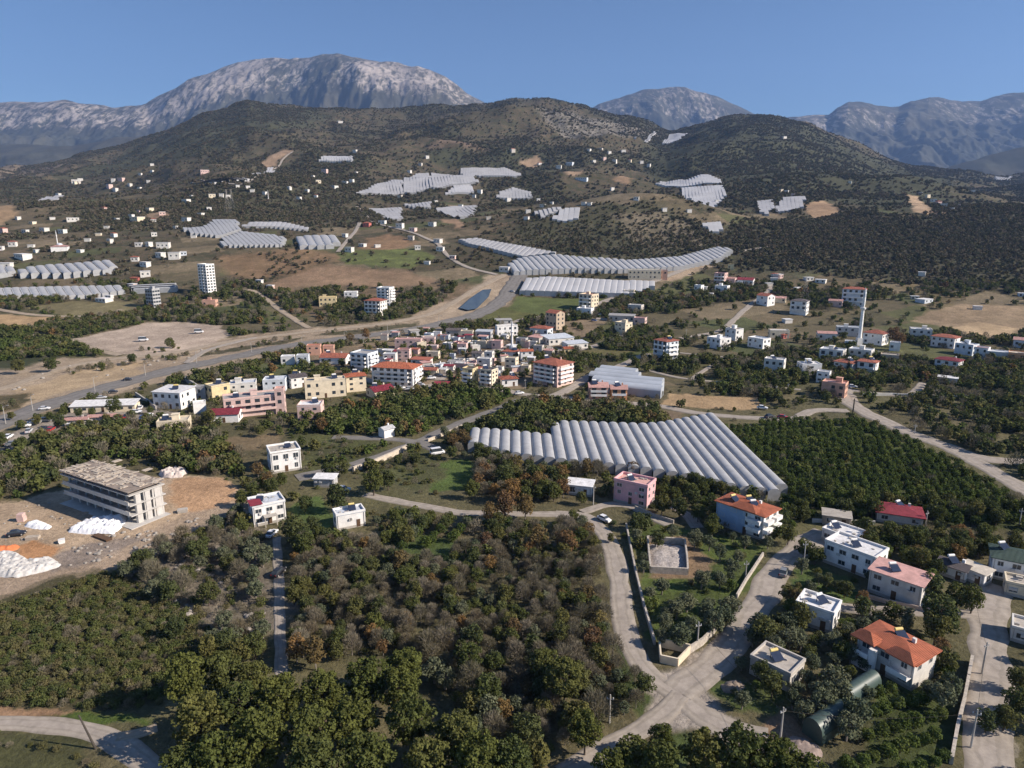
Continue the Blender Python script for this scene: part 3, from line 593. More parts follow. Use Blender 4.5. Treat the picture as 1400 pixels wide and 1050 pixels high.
def roof_gable(w, d, h, rise, ov=.4, th=.14, along='x'):
    if along == 'y': w, d = d, w
    W, D = w / 2 + ov, d / 2 + ov
    vs = [(-W, -D, h - .1), (W, -D, h - .1), (W, 0, h + rise), (-W, 0, h + rise), (W, D, h - .1), (-W, D, h - .1)]
    vs += [(x, y, z + th) for x, y, z in vs]
    fs = [(0, 3, 2, 1), (3, 5, 4, 2), (6, 7, 8, 9), (9, 8, 10, 11), (0, 1, 7, 6), (1, 2, 8, 7), (2, 4, 10, 8), (4, 5, 11, 10), (5, 3, 9, 11), (3, 0, 6, 9)]
    if along == 'y': vs = [(-y, x, z) for x, y, z in vs]
    return MB().add(vs, fs)
def heater(root, x, y, z, rz=0.3, tank='w', s=1.0):
    p = MB(); vs = [(-1 * s, -.9 * s, .25), (1 * s, -.9 * s, .25), (1 * s, .7 * s, 1.1 * s), (-1 * s, .7 * s, 1.1 * s)]
    p.add(vs + [(a, b, c + .08) for a, b, c in vs], [(3, 2, 1, 0), (4, 5, 6, 7), (0, 1, 5, 4), (1, 2, 6, 5), (2, 3, 7, 6), (3, 0, 4, 7)]); p.box(-.9 * s, -.82 * s, .55 * s, .63 * s, 0, 1.0 * s).box(.82 * s, .9 * s, .55 * s, .63 * s, 0, 1.0 * s)
    o = p.obj("solar_panel", M_PANEL, root, (x, y, z), rz)
    MB().cyl((-.75 * s, .95 * s, 1.35 * s), (.75 * s, .95 * s, 1.35 * s), .3 * s, n=10).obj("water_tank", MATS["plaster_bright_white"] if tank == 'w' else M_TANKY, o)
def house(label, box, rot=0, asp=.8, st=2, wall="w", roof="flat", rc="g", name="house", cat="house", win=1, near=None, depthfix=0, balc=0, extra="", cols=None, group=None, shop=False, htr=0):
    x0, y0, x1, y1 = box; xc = (x0 + x1) / 2; r = R(rot)
    q = at(xc, y1); k = mpp(q); D = q.y
    aw = (x1 - x0) * k
    w = aw / (abs(math.cos(r)) + asp * abs(math.sin(r))); d = w * asp
    ext = w * abs(math.sin(r)) + d * abs(math.cos(r))
    el = math.atan2(CAMZ - q.z, q.y)
    rise = {"flat": 0, "hip": .16 * min(w, d), "gable": .2 * min(w, d), "shed": .05 * w}[roof]
    h = ((y1 - y0) * k - ext * math.sin(el)) / max(.5, math.cos(el)) - rise * .4
    h = max(h, 2.6 * min(st, 2) if D < 500 else 2.4 * st * .7)
    h = min(h, 3.6 * st + 1.2)
    a = az(xc, y1); fw = Vector((a, 1)).normalized(); c = Vector((q.x, q.y)) + fw * (ext / 2 + depthfix)
    z = float(min(H(c.x + sx * w * .4, c.y + sy * d * .4) for sx in (-1, 1) for sy in (-1, 1))) + .15
    rz = r - math.atan2(c.x, c.y) * 1.0          # 0 = front turned to face back down the line of sight
    if near is None: near = D < 240
    root = thing(name, label or lab(f"{CN[wall]} {['','one','two','three','four','five','six','seven','eight','nine','ten'][min(st,10)]} storey house", xc, y1), cat, (c.x, c.y, z), rz, group)
    cs, sn = math.cos(rz), math.sin(rz); m_ = max(w, d) / 2
    W2, D2 = w / 2 + .8, d / 2 + .8
    if c.y < 940: clear_poly([(c.x + sx * W2 * cs - sy * D2 * sn, c.y + sx * W2 * sn + sy * D2 * cs) for sx, sy in ((-1, -1), (1, -1), (1, 1), (-1, 1))])
    else: EXCL.append([(c.x + sx * W2 * cs - sy * D2 * sn, c.y + sx * W2 * sn + sy * D2 * cs) for sx, sy in ((-1, -1), (1, -1), (1, 1), (-1, 1))])
    zl = 3.0 if shop else 0
    wm = MB().box(-w / 2, w / 2, -d / 2, d / 2, -2.5, h)
    if roof == "gable":
        if w >= d: wm.add([(-w / 2, -d / 2, h), (-w / 2, d / 2, h), (-w / 2, 0, h + rise * .9), (w / 2, -d / 2, h), (w / 2, d / 2, h), (w / 2, 0, h + rise * .9)], [(0, 2, 1), (3, 4, 5)])
        else: wm.add([(-w / 2, -d / 2, h), (w / 2, -d / 2, h), (0, -d / 2, h + rise * .9), (-w / 2, d / 2, h), (w / 2, d / 2, h), (0, d / 2, h + rise * .9)], [(0, 1, 2), (3, 5, 4)])
    wo = wm.obj("wall", wallm(wall), root)
    if roof == "flat":
        m = MB(); t = .22; ph = .5 if st < 3 else .7; o_ = .12 if near else .02
        m.box(-w / 2 - o_, w / 2 + o_, -d / 2 - o_, d / 2 + o_, h + .002, h + .16)
        ro = m.obj("roof", roofm(rc), root)
        m = MB(); zt = h + .16
        m.box(-w / 2 - o_ + .01, w / 2 + o_ - .01, -d / 2 - o_ + .01, -d / 2 + t, zt, zt + ph).box(-w / 2 - o_ + .01, w / 2 + o_ - .01, d / 2 - t, d / 2 + o_ - .01, zt, zt + ph)
        m.box(-w / 2 - o_ + .01, -w / 2 + t, -d / 2 + t, d / 2 - t, zt, zt + ph).box(w / 2 - t, w / 2 + o_ - .01, -d / 2 + t, d / 2 - t, zt, zt + ph)
        m.obj("parapet", wallm(wall), root); ztop = zt
        if D < 620 and min(w, d) > 6 and not (D < 240 and rnd.random() < .75) and rnd.random() < .7:
            sx, sy = rnd.uniform(-.2, .2) * w, rnd.uniform(-.1, .25) * d
            MB().box(sx - 1.3, sx + 1.3, sy - 1.1, sy + 1.1, zt, zt + 2.1).box(sx - 1.5, sx + 1.5, sy - 1.3, sy + 1.3, zt + 2.103, zt + 2.25).obj("stair_hut", wallm(wall), root)
    elif roof == "hip": ro = roof_hip(w, d, h + .002, rise, .6).obj("roof", roofm(rc, True), root); ztop = h + rise * .5
    elif roof == "gable": ro = roof_gable(w, d, h, rise, .4, along='x' if w >= d else 'y').obj("roof", roofm(rc, True), root); ztop = h + rise * .6
    else:
        W, Dd = w / 2 + .4, d / 2 + .4; vs = [(-W, -Dd, h + .01), (W, -Dd, h + .01), (W, Dd, h + rise), (-W, Dd, h + rise)]
        ro = MB().add(vs + [(a_, b_, c_ + .15) for a_, b_, c_ in vs], [(3, 2, 1, 0), (4, 5, 6, 7), (0, 1, 5, 4), (1, 2, 6, 5), (2, 3, 7, 6), (3, 0, 4, 7)]).obj("roof", roofm(rc), root); ztop = h + rise * .5
    if D < 620 and (htr or (D < 420 and rnd.random() < .75 and min(w, d) > 6)):
        for i in range(max(1, htr)):
            heater(root, rnd.uniform(-.28, .28) * w, rnd.uniform(-.2, .15) * d, ztop + .02, -rz + rnd.uniform(-.2, .2) + .3, 'w' if rnd.random() < .6 else 'y', 1.0 if near else 1.25)
    if roof in ("hip", "gable") and D < 420: MB().box(w * .2, w * .2 + .6, d * .1, d * .1 + .6, h - .2, h + rise + .7).obj("chimney", wallm(wall), root)
    if win and D < 730:
        fh = h / st; sides = [(0, w, -d / 2, 'f'), (1, d, w / 2, 'r'), (-1, d, -w / 2, 'l')]
        for s in range(st):
            zc = s * fh + fh * .55; wh = min(1.4, fh * .45)
            for sd_, ln, off, _ in sides:
                n = max(1, int(round(ln / (3.2 if near else 3.8)))); n = min(n, 8)
                for i in range(n):
                    if rnd.random() < .12: continue
                    u = (i + .5) / n * ln - ln / 2; ww = min(1.5 if rnd.random() < .7 else 1.0, ln / n * .7)
                    if balc and sd_ == 0 and s > 0: ww, wh_ = min(2.0, ln / n * .7), min(2.0, fh * .68)
                    else: wh_ = wh
                    if s == 0 and sd_ == 0 and i == n // 2:
                        if D < 330: MB().box(u - .5, u + .5, -d / 2 - .06, -d / 2 + .02, 0, 2.1).obj("door", M_DOOR, root)
                        continue
                    if sd_ == 0: add_window(root, u, off, zc, 0, ww, wh_, near)
                    elif sd_ == 1: add_window(root, off, u, zc, math.pi / 2, ww, wh_, near)
                    else: add_window(root, off, u, zc, -math.pi / 2, ww, wh_, near)
    if balc:
        fh = h / st
        for s in range(1, st):
            z_ = s * fh
            for side in ([0] if balc == 1 else [0, 1]):
                m = MB(); L_ = (w if side == 0 else d) * (.86 if balc == 1 else .8); dp = 1.3
                m.box(-L_ / 2, L_ / 2, -dp, 0, z_ - .14, z_).box(-L_ / 2, L_ / 2, -dp, -dp + .12, z_ + .003, z_ + .9).box(-L_ / 2, -L_ / 2 + .12, -dp + .12, 0, z_ + .003, z_ + .9).box(L_ / 2 - .12, L_ / 2, -dp + .12, 0, z_ + .003, z_ + .9)
                m.obj("balcony", wallm("W" if balc != 3 else wall), root, (0, -d / 2 - .002, 0) if side == 0 else (w / 2 + .002, 0, 0), 0 if side == 0 else math.pi / 2)
    if near:
        MB().box(-w / 2 - .03, w / 2 + .03, -d / 2 - .03, d / 2 + .03, -2, .55).obj("plinth", M_CONC, root)
        if roof == "flat":
            a_, b_ = rnd.uniform(-.35, .35) * w, rnd.uniform(-.3, .3) * d
            dish = MB().cyl((0, 0, 0), (0, 0, 1.1), .04, n=5).obj("dish_mast", M_STEEL, root, (a_, b_, h + .16)); MB().prof([(.08, 0), (.32, .08), (.45, .2)], 12).obj("satellite_dish", M_FRAME, dish, (0, 0, 1.1)).rotation_euler = (.9, 0, 2.4)
            q_ = MB()
            for _ in range(5): X_, Y_2, s_ = rnd.uniform(-.4, .4) * w, rnd.uniform(-.38, .38) * d, rnd.uniform(.2, .7); q_.box(X_ - s_, X_ + s_, Y_2 - s_ * .6, Y_2 + s_ * .6, h + .163, h + .2 + rnd.uniform(.05, .35))
            tag(q_.obj("roof_clutter", MATS.get("raw_concrete") or M_CONC, root), kind="stuff")
        for sx in (-1, 1): MB().cyl((sx * (w / 2 - .35), -d / 2 - .08, 0), (sx * (w / 2 - .35), -d / 2 - .08, h - .05), .06, n=6).obj("downpipe", M_CONC, root)
        for i in range(2): u_ = rnd.uniform(-.4, .4) * w; MB().box(u_ - .4, u_ + .4, -d / 2 - .34, -d / 2 - .035, h * .62 - .25, h * .62 + .3).obj("air_conditioner", M_FRAME, root)
    root["wdh"] = (w, d, h)
    return root, w, d, h
wallm("W"); wallm("w")
Hs = house
# --- nearest houses
o, w_, d_, h_ = Hs("white two storey house with a maroon awning and grey roof slab above the narrow lane", (343, 676, 391, 718), 10, .8, 2, "W", "flat", "l", htr=1)
MB().box(-w_ / 2 - .6, -w_ / 2 + 2.6, -d_ / 2 - .5, d_ * .1, h_ + .75, h_ + .9).obj("awning", roofm("m"), o)
MB().box(-1.8, 1.6, -d_ / 2 - 2, -d_ / 2 - .01, h_ * .48, h_ * .52).box(-1.7, -1.5, -d_ / 2 - 1.9, -d_ / 2 - 1.7, -.5, h_ * .479).box(1.3, 1.5, -d_ / 2 - 1.9, -d_ / 2 - 1.7, -.5, h_ * .479).obj("porch", M_CONC, o)
Hs("white two storey block with open concrete roof and rough pillars beside the country road", (368, 606, 412, 646), 8, .85, 2, "W", "flat", "k", htr=0)
Hs("lone small white cottage with flat grey roof and solar panel among shrubs", (457, 693, 500, 724), 12, .55, 1, "W", "flat", "l", htr=1)
Hs("tiny white gabled barn beside the side street fork", (518, 581, 540, 600), 35, .8, 1, "W", "gable", "w", win=0)
o, w_, d_, h_ = Hs("pink three storey house with pale flat roof at the greenhouse edge", (838, 648, 895, 694), -22, .62, 3, "q", "flat", "p", htr=1)
Hs("low white house with bright corrugated roof hidden in trees left of the pink house", (774, 655, 812, 679), -10, .6, 1, "W", "shed", "w")
o, w_, d_, h_ = Hs("blue and white three storey apartment house with bright orange hipped roof", (977, 672, 1059, 736), -28, .55, 3, "W", "hip", "o", balc=0, htr=3)
MB().box(-w_ / 2 - .012, w_ * .12, -d_ / 2 - .04, d_ * .2, .2, h_ - .2).obj("blue_wall_panel", mat("blue_plaster", (.34, .45, .60), .9, .1), o)
roof_hip(w_ * .45, d_ * .5, 0, 1.2, .4).obj("upper_roof", roofm("o", True), o, (w_ * .12, -d_ * .36, h_ + .45))
for s in (1, 2):
    for u in (-.3, .28): MB().box(-1.6, 1.6, -1.3, 0, h_ / 3 * s - .12, h_ / 3 * s + .9).obj('balcony', wallm('W'), o, (w_ / 2 + .002, u * d_, 0), math.pi / 2)
    MB().box(-1.8, 1.8, -1.3, 0, h_ / 3 * s - .12, h_ / 3 * s + .9).obj('balcony', wallm('W'), o, (w_ * .33, -d_ / 2 - .002, 0))
Hs("maroon metal roofed white house at the lower edge of the citrus orchard", (1196, 696, 1256, 718), 8, .7, 1, "w", "hip", "m")
Hs("small tan garden shed left of the maroon roofed house", (1124, 703, 1160, 720), 5, .6, 1, "t", "shed", "k", name="shed", cat="shed")
Hs("white flat roofed bungalow behind the twin bungalow below it", (1124, 722, 1180, 750), -22, .8, 1, "W", "flat", "w", htr=1)
Hs("largest white flat roofed house with shaded blue grey front near the green lawn", (1126, 750, 1205, 788), -22, .6, 2, "W", "flat", "w", htr=1)
Hs("pale house with long brown and pink lean-to roof above a stone fence", (1188, 780, 1262, 826), -14, .6, 2, "w", "shed", "p", htr=1)
o, w_, d_, h_ = Hs("square white house with dark arched window standing below the lawn", (1087, 812, 1143, 862), -12, .8, 1, "W", "flat", "w", htr=1)
Hs("flat roofed beige house with grey slab roof and yellow water tank", (1024, 884, 1094, 942), -22, .8, 1, "k", "flat", "k", htr=1)
# the villa
o, w_, d_, h_ = Hs("villa with large orange hipped tiled roof and white curved balconies", (1170, 858, 1266, 936), -25, .72, 2, "w", "hip", "o", name="villa", htr=1)
roof_hip(w_ * .34, d_ * .34, 0, 1.3, .5).obj("wing_roof", roofm("o", True), o, (-w_ * .34, -d_ * .5, h_ + .35))
roof_hip(w_ * .40, d_ * .30, 0, 1.2, .5).obj("wing_roof", roofm("o", True), o, (w_ * .30, -d_ * .48, h_ + .3))
for s in (0.05, .5):
    MB().box(-w_ * .47, -w_ * .2, -d_ / 2 - 2, -d_ / 2 - .005, h_ * s, h_ * s + .15).box(-w_ * .47, -w_ * .2, -d_ / 2 - 2, -d_ / 2 - 1.85, h_ * s + .152, h_ * s + .95).box(-w_ * .22, -w_ * .2, -d_ / 2 - 1.84, -d_ / 2 - .005, h_ * s + .152, h_ * s + .95).obj("balcony", wallm("W"), o)
MB().prof([(.75, -.5), (.75, h_ - .3)], 12, (-w_ * .15, -d_ / 2 - 1.2)).obj("corner_column", wallm("W"), o)
MB().box(w_ * .12, w_ * .48, -d_ / 2 - 1.8, -d_ / 2 - .005, h_ * .45, h_ * .45 + .15).box(w_ * .12, w_ * .48, -d_ / 2 - 1.8, -d_ / 2 - 1.65, h_ * .45 + .152, h_ * .45 + 1).obj("balcony", wallm("W"), o)
Hs("white house with wide front window and dark porch roof above the village lane", (1282, 765, 1322, 793), -14, .7, 1, "W", "gable", "d", htr=1)
Hs("white house gable wing with cream roof beside the orange tree", (1312, 768, 1350, 800), -22, .7, 1, "W", "shed", "c")
Hs("white house with dark green roof standing over a garage", (1352, 752, 1412, 798), 8, .8, 2, "W", "hip", "n")
Hs("low beige garage with open front under the green roofed house", (1372, 796, 1412, 818), 8, .8, 1, "c", "flat", "k", name="garage", cat="garage")
Hs("pale flat roofed shed cut by the picture edge below the garage", (1382, 846, 1430, 884), 5, .8, 1, "w", "flat", "k", name="shed", cat="shed")
Hs("small grey shed with pale roof in the bushes left of the country road end", (430, 655, 462, 668), -20, .6, 1, "g", "shed", "w", name="shed", cat="shed", win=0)
# --- town, told by look
TOWN = [
 ("long white metal roofed showroom with a blue glass side by the highway", (214, 524, 268, 561), -38, .8, 2, "W", "shed", "w", 0),
 ("long cream market hall with pale roof along the highway", (104, 543, 188, 567), -24, .22, 1, "c", "shed", "w", 0),
 ("low brown roofed market stall row behind the roadside trees", (92, 573, 122, 584), -20, .4, 1, "k", "gable", "p", 0),
 ("second brown roofed stall row nearer the showroom", (124, 569, 158, 580), -20, .35, 1, "k", "gable", "p", 0),
 ("small yellow house with grey annex behind the white gate", (283, 522, 315, 549), 25, .8, 2, "y", "flat", "g", 0),
 ("grey annex attached left of the small yellow house", (266, 527, 286, 548), -20, .8, 2, "g", "flat", "g", 0),
 ("white flat roofed house behind the pink town building", (316, 519, 352, 541), -5, .7, 2, "w", "flat", "l", 0),
 ("grey white house at the right rear of the pink town building", (361, 516, 394, 536), -10, .8, 2, "l", "flat", "l", 0),
 ("long pink town building with rows of balconies", (309, 536, 384, 569), 3, .4, 3, "p", "flat", "g", 3),
 ("salmon pink annex at the right end of the long pink building", (378, 530, 392, 566), -8, 1.2, 3, "p", "flat", "p", 0),
 ("white house with a maroon roof in front of the pink building", (289, 556, 332, 579), -15, .7, 1, "W", "gable", "m", 0),
 ("low cream ruin with torn pale roofing at the market edge", (218, 569, 262, 592), -12, .6, 1, "c", "flat", "c", 0),
 ("tiny white gate house between showroom and maroon roof", (266, 549, 282, 565), 0, .7, 1, "W", "flat", "w", 0),
 ("cream house with brown gabled roof left of the long cream block", (394, 512, 420, 531), 18, .8, 2, "W", "gable", "d", 0),
 ("long cream block with white ground floor above the grove", (418, 516, 473, 544), 3, .35, 2, "c", "flat", "c", 0),
 ("narrow cream house with orange red roof right of the long cream block", (472, 509, 501, 536), 8, .7, 3, "c", "hip", "o", 0),
 ("low cream shed with maroon gabled roof in front of the white block", (501, 525, 540, 545), 28, .8, 1, "c", "gable", "m", 0),
 ("wide low house with red tiled roof behind the brown trees", (438, 482, 480, 499), -20, .6, 1, "W", "gable", "r", 0),
 ("salmon brick house at the highway edge of town", (420, 471, 440, 486), -10, .7, 2, "s", "flat", "r", 0),
 ("second salmon brick house beside the tall brown tree", (442, 472, 458, 484), -10, .7, 1, "s", "flat", "p", 0),
 ("white terrace house behind the grove near the highway", (385, 486, 404, 499), -10, .7, 1, "W", "flat", "l", 0),
 ("grey terrace house with pale roof beside the white terrace house", (406, 486, 424, 500), -10, .7, 2, "l", "flat", "g", 0),
 ("four storey apartment house with a plain blue side wall and white balconies", (480, 478, 518, 508), -35, .9, 4, "l", "flat", "g", 2),
 ("largest town block, white with red tiled roof and colonnaded ground floor", (509, 491, 578, 530), -24, .55, 4, "W", "hip", "o", 2),
 ("small white house with flat roof behind the large red roofed block", (524, 483, 544, 498), -15, .7, 2, "w", "flat", "l", 0),
 ("red brick stair tower house behind the large red roofed block", (543, 477, 563, 495), -15, .7, 3, "p", "flat", "r", 0),
 ("long low pink shop row along the highway", (540, 463, 578, 477), -12, .35, 2, "p", "flat", "p", 0),
 ("short pale pink shop right of the long pink shop row", (578, 464, 596, 474), -12, .5, 2, "p", "flat", "w", 0),
 ("low white shed with pale roof on the highway side", (592, 454, 604, 464), -15, .6, 1, "W", "flat", "g", 0),
 ("brown roofed workshop at the highway edge", (610, 449, 632, 460), -10, .6, 1, "k", "gable", "d", 0),
 ("beige workshop with flat roof right of the brown roofed one", (630, 452, 648, 464), -10, .6, 1, "c", "flat", "k", 0),
 ("grey workshop with pale steel roof near the highway bend", (650, 449, 674, 464), -15, .6, 1, "g", "shed", "l", 0),
 ("cream house with flat roof amid the old quarter", (584, 480, 602, 491), -15, .7, 1, "c", "flat", "k", 0),
 ("pink cube house beside a dark tree in the old quarter", (625, 472, 640, 483), -15, .8, 2, "p", "flat", "p", 0),
 ("beige row house with brown roof in the old quarter", (645, 480, 662, 491), -20, .7, 1, "k", "gable", "d", 0),
 ("small white house right end of the brown roofed row", (662, 483, 676, 495), -20, .8, 2, "w", "flat", "w", 0),
 ("white gabled shop in the middle of the old quarter", (588, 497, 611, 508), 30, .7, 1, "W", "gable", "w", 0),
 ("low red metal roof behind the large town block", (562, 488, 592, 501), -20, .5, 1, "w", "shed", "r", 0),
 ("low house with rusty red roof left of the market street", (577, 502, 600, 515), -15, .6, 1, "c", "gable", "r", 0),
 ("grey roofed house at the heart of the old quarter", (612, 492, 634, 503), -25, .7, 1, "g", "gable", "g", 0),
 ("pinkish row shop beside the mosque lane", (634, 497, 652, 506), -15, .6, 1, "p", "flat", "l", 0),
 ("white annex with flat roof behind the twin yellow apartments", (652, 494, 673, 505), -15, .6, 2, "w", "flat", "w", 0),
 ("maroon roofed kiosk with white front near the grove edge", (594, 523, 616, 533), -8, .5, 1, "W", "shed", "m", 0),
 ("left twin of the yellow apartments with brown roof", (632, 502, 654, 528), -30, .9, 4, "y", "flat", "d", 1),
 ("right twin of the yellow apartments in pale orange", (656, 503, 681, 530), -30, .9, 4, "c", "flat", "d", 1),
 ("long white walled hall left of the mosque minaret", (677, 444, 708, 461), 20, .3, 2, "W", "flat", "g", 0),
 ("cream house in front of the mosque", (690, 488, 709, 505), -20, .8, 2, "c", "flat", "c", 0),
 ("cream house with red roof right of the mosque", (710, 478, 729, 493), 12, .6, 2, "W", "gable", "o", 0),
 ("white house with bright red roof below the mosque", (682, 513, 708, 529), 15, .8, 1, "W", "hip", "r", 0),
 ("five storey apartment block with red roof and stacked white balconies", (728, 486, 784, 530), -38, .85, 5, "p", "hip", "r", 2),
 ("tall pinkish house with stepped red roofs above the workshops", (746, 424, 772, 452), -42, .9, 4, "t", "gable", "r", 0),
 ("low hall with red roof and open dark front", (724, 443, 756, 460), -25, .7, 1, "l", "hip", "r", 0),
 ("wide workshop with pale grey metal roof", (738, 456, 785, 473), 28, .7, 1, "w", "shed", "l", 0),
 ("lower workshop with striped steel roof beside the field road", (768, 465, 804, 479), 28, .6, 1, "w", "shed", "l", 0),
 ("long pinkish roofed shed left of the pale workshop", (722, 459, 742, 472), -35, .5, 1, "k", "shed", "p", 0),
 ("yellow garden house at the foot of the workshops", (768, 474, 784, 485), 20, .8, 1, "y", "gable", "o", 0),
 ("grey row house with flat roof between mosque and workshops", (705, 462, 722, 474), -20, .7, 1, "g", "flat", "g", 0),
 ("beige cube house with tank beside the mosque lane", (729, 475, 744, 486), -20, .7, 2, "k", "flat", "k", 0),
 ("dark roofed row house beside the apartment block", (744, 477, 758, 487), -20, .7, 1, "k", "gable", "p", 0),
 ("pale cube house left of the mosque in shade", (672, 465, 688, 478), -20, .7, 1, "p", "flat", "p", 0),
 ("cream row house near the long white hall", (652, 466, 668, 476), -20, .7, 1, "c", "flat", "c", 0),
 ("grey roofed store behind the long white hall", (676, 436, 700, 444), 10, .5, 1, "g", "shed", "g", 0),
 ("salmon gabled house beside the grey shade greenhouse", (803, 522, 831, 547), 6, .9, 3, "s", "gable", "p", 1),
 ("orange gabled house right of the salmon gabled house", (833, 526, 857, 548), 6, .9, 2, "o", "gable", "p", 1),
 ("narrow white five storey block with red roof in open fields", (893, 460, 926, 493), -42, 1.0, 4, "l", "hip", "r", 2),
 ("small pink villa with flat white roof behind the brown tree", (408, 553, 444, 573), -12, .8, 2, "p", "flat", "w", 0),
 ("cream house with red roof and stacked verandas beside the field road", (791, 402, 818, 425), -35, .8, 4, "c", "flat", "r", 1),
 ("white workshop with forecourt below the cream veranda house", (788, 421, 812, 432), -20, .6, 1, "W", "flat", "w", 0),
 ("beige hut beside the pale square greenhouse", (852, 396, 868, 406), -10, .7, 1, "c", "flat", "c", 0),
 ("grey barn with pale roof beside the road to the hill", (858, 415, 880, 427), -20, .6, 1, "k", "flat", "w", 0),
 ("long grey roofed farm row in the fields", (832, 430, 868, 441), -8, .3, 1, "k", "shed", "g", 0),
 ("pinkish farmhouse at the end of the farm row", (866, 432, 884, 445), -15, .7, 1, "p", "flat", "p", 0),
 ("cream three storey farmhouse at the path bend", (840, 440, 864, 459), -40, .8, 3, "c", "flat", "g", 0),
 ("white farmhouse with dark roof beside the dusty street", (991, 448, 1015, 466), -42, .8, 2, "W", "flat", "d", 0),
 ("white flat roofed cube house with shaded front in the fields", (966, 459, 998, 478), -45, .8, 2, "W", "flat", "w", 0),
 ("white low house among dark trees right of the cube house", (1022, 460, 1052, 477), -35, .7, 2, "W", "flat", "l", 0),
 ("low cream house with long roof at the grove", (1050, 450, 1078, 463), 15, .5, 1, "c", "flat", "w", 0),
 ("pink three storey house with red roof on the far slope", (976, 374, 994, 389), -20, .9, 3, "p", "flat", "r", 1),
 ("white low house under the pink slope house", (977, 389, 997, 400), -20, .6, 1, "W", "flat", "w", 0),
 ("small white house left of the pink slope house", (949, 389, 962, 399), -30, .8, 1, "W", "flat", "w", 0),
 ("pink bungalow right of the pink slope house", (992, 379, 1007, 389), -20, .7, 1, "p", "gable", "p", 0),
 ("brown roofed white house on the far slope", (1008, 375, 1031, 391), -10, .7, 1, "W", "gable", "m", 0),
 ("tiny yellow hut on the green far slope", (995, 361, 1003, 369), 0, .8, 1, "y", "flat", "y", 0),
 ("white house with blue side and red roof at the orange bank", (1034, 402, 1058, 419), -40, .8, 2, "W", "gable", "r", 0),
 ("low orange roofed cottage behind the blue sided house", (1056, 406, 1074, 414), -5, .6, 1, "c", "gable", "p", 0),
 ("four storey white house with plain red roof in the trees", (1151, 393, 1181, 419), -8, .6, 4, "l", "hip", "r", 1),
 ("low pink house left of the four storey red roofed house", (1133, 409, 1151, 420), -5, .6, 1, "p", "gable", "p", 0),
 ("white two storey house with brown roof and long balconies", (1080, 409, 1104, 431), -12, .8, 3, "W", "hip", "d", 1),
 ("grey white house left of the mosque hall", (1143, 446, 1176, 460), 5, .5, 2, "w", "flat", "l", 0),
 ("low pale house with reddish roof left of the grey white house", (1116, 453, 1142, 466), 12, .5, 1, "w", "gable", "p", 0),
 ("small white hut at the foot of the tall minaret", (1155, 466, 1170, 474), 0, .7, 1, "W", "flat", "w", 0),
 ("white hut with tank beside the orange tree", (1216, 467, 1229, 480), 0, .8, 1, "W", "flat", "w", 0),
 ("white veranda house with pale roof right of the orange tree", (1243, 448, 1271, 464), 8, .7, 2, "w", "flat", "w", 0),
 ("white house with broad red roof behind the shaded garden", (1274, 456, 1308, 476), -18, .7, 2, "W", "hip", "r", 0),
 ("grey and white house right of the broad red roof", (1306, 468, 1334, 486), -25, .7, 2, "l", "flat", "w", 0),
 ("small white house with awning in the right village", (1332, 474, 1350, 491), -10, .8, 2, "W", "flat", "p", 0),
 ("white bungalow with pale steel roof in the right village", (1350, 478, 1378, 494), 0, .7, 1, "w", "flat", "l", 0),
 ("orange striped house at the right end of the village", (1380, 481, 1412, 498), 0, .6, 2, "o", "flat", "c", 0),
 ("pale red roofed house above the orange striped house", (1387, 461, 1412, 476), 0, .6, 1, "l", "gable", "p", 0),
 ("white two storey house with open veranda left of a dark cypress", (1120, 475, 1154, 496), -12, .7, 2, "w", "flat", "l", 1),
 ("white house with pale terraces right of a dark cypress", (1160, 475, 1192, 494), -12, .7, 2, "w", "flat", "l", 0),
 ("house with rust red hipped roof below the white veranda house", (1140, 490, 1170, 511), -20, .8, 2, "w", "hip", "r", 0),
 ("second rust red hipped house right of a cypress with white balconies", (1172, 490, 1198, 513), -12, .8, 2, "W", "hip", "r", 1),
 ("unfinished white two storey shell beside the field path", (1044, 489, 1072, 512), -10, .6, 2, "w", "flat", "w", 0),
 ("white house with long pale terrace and blue side", (1089, 495, 1121, 513), 25, .7, 2, "W", "flat", "w", 0),
 ("narrow white stair house behind the salmon roofed house", (1116, 507, 1134, 524), -10, .7, 2, "W", "flat", "w", 0),
 ("salmon house with pale pink roof terrace at the road fork", (1123, 519, 1156, 544), -10, .7, 2, "s", "flat", "p", 0),
 ("white house with dark red roof beside the wide pale road", (1279, 487, 1312, 508), -15, .7, 2, "W", "hip", "m", 0),
 ("tan walled yard house beside the pale road", (1204, 481, 1226, 498), 0, .7, 1, "t", "flat", "k", 0),
 ("long thin white storage roof in the grove", (1283, 515, 1306, 524), 0, .4, 1, "w", "shed", "w", 0),
 ("round white tower block with stepped top storey above the river track", (516, 393, 540, 419), -25, .9, 6, "W", "flat", "w", 2),
 ("white apartment house with dark red roof left of the tower block", (499, 408, 530, 434), -30, .8, 4, "w", "hip", "r", 1),
 ("pair of white farm houses left of the tower block", (471, 399, 490, 411), -10, .6, 2, "W", "flat", "w", 0),
 ("yellow villa with dark porch on the river terrace", (437, 406, 461, 419), -5, .6, 2, "y", "flat", "y", 0),
 ("long pink and white school building behind the square greenhouse", (858, 369, 903, 383), 4, .3, 2, "c", "flat", "w", 0),
 ("salmon wing at the right end of the school building", (899, 370, 912, 383), 4, .8, 2, "s", "flat", "w", 0),
]
for L_, bx_, rt, asp, st, wl, rf, rc, bl in TOWN:
    lw = L_.lower()
    Hs(L_, bx_, rt, asp, st, wl, rf, rc, balc=bl, near=False, name="apartment_block" if st >= 4 else "house" if not any(k in lw for k in ("shed", "workshop", "barn", "hut ")) else "shed" if "shed" in lw else "workshop" if "workshop" in lw else "hut" if "hut" in lw else "barn", cat="building" if st >= 4 else "house")
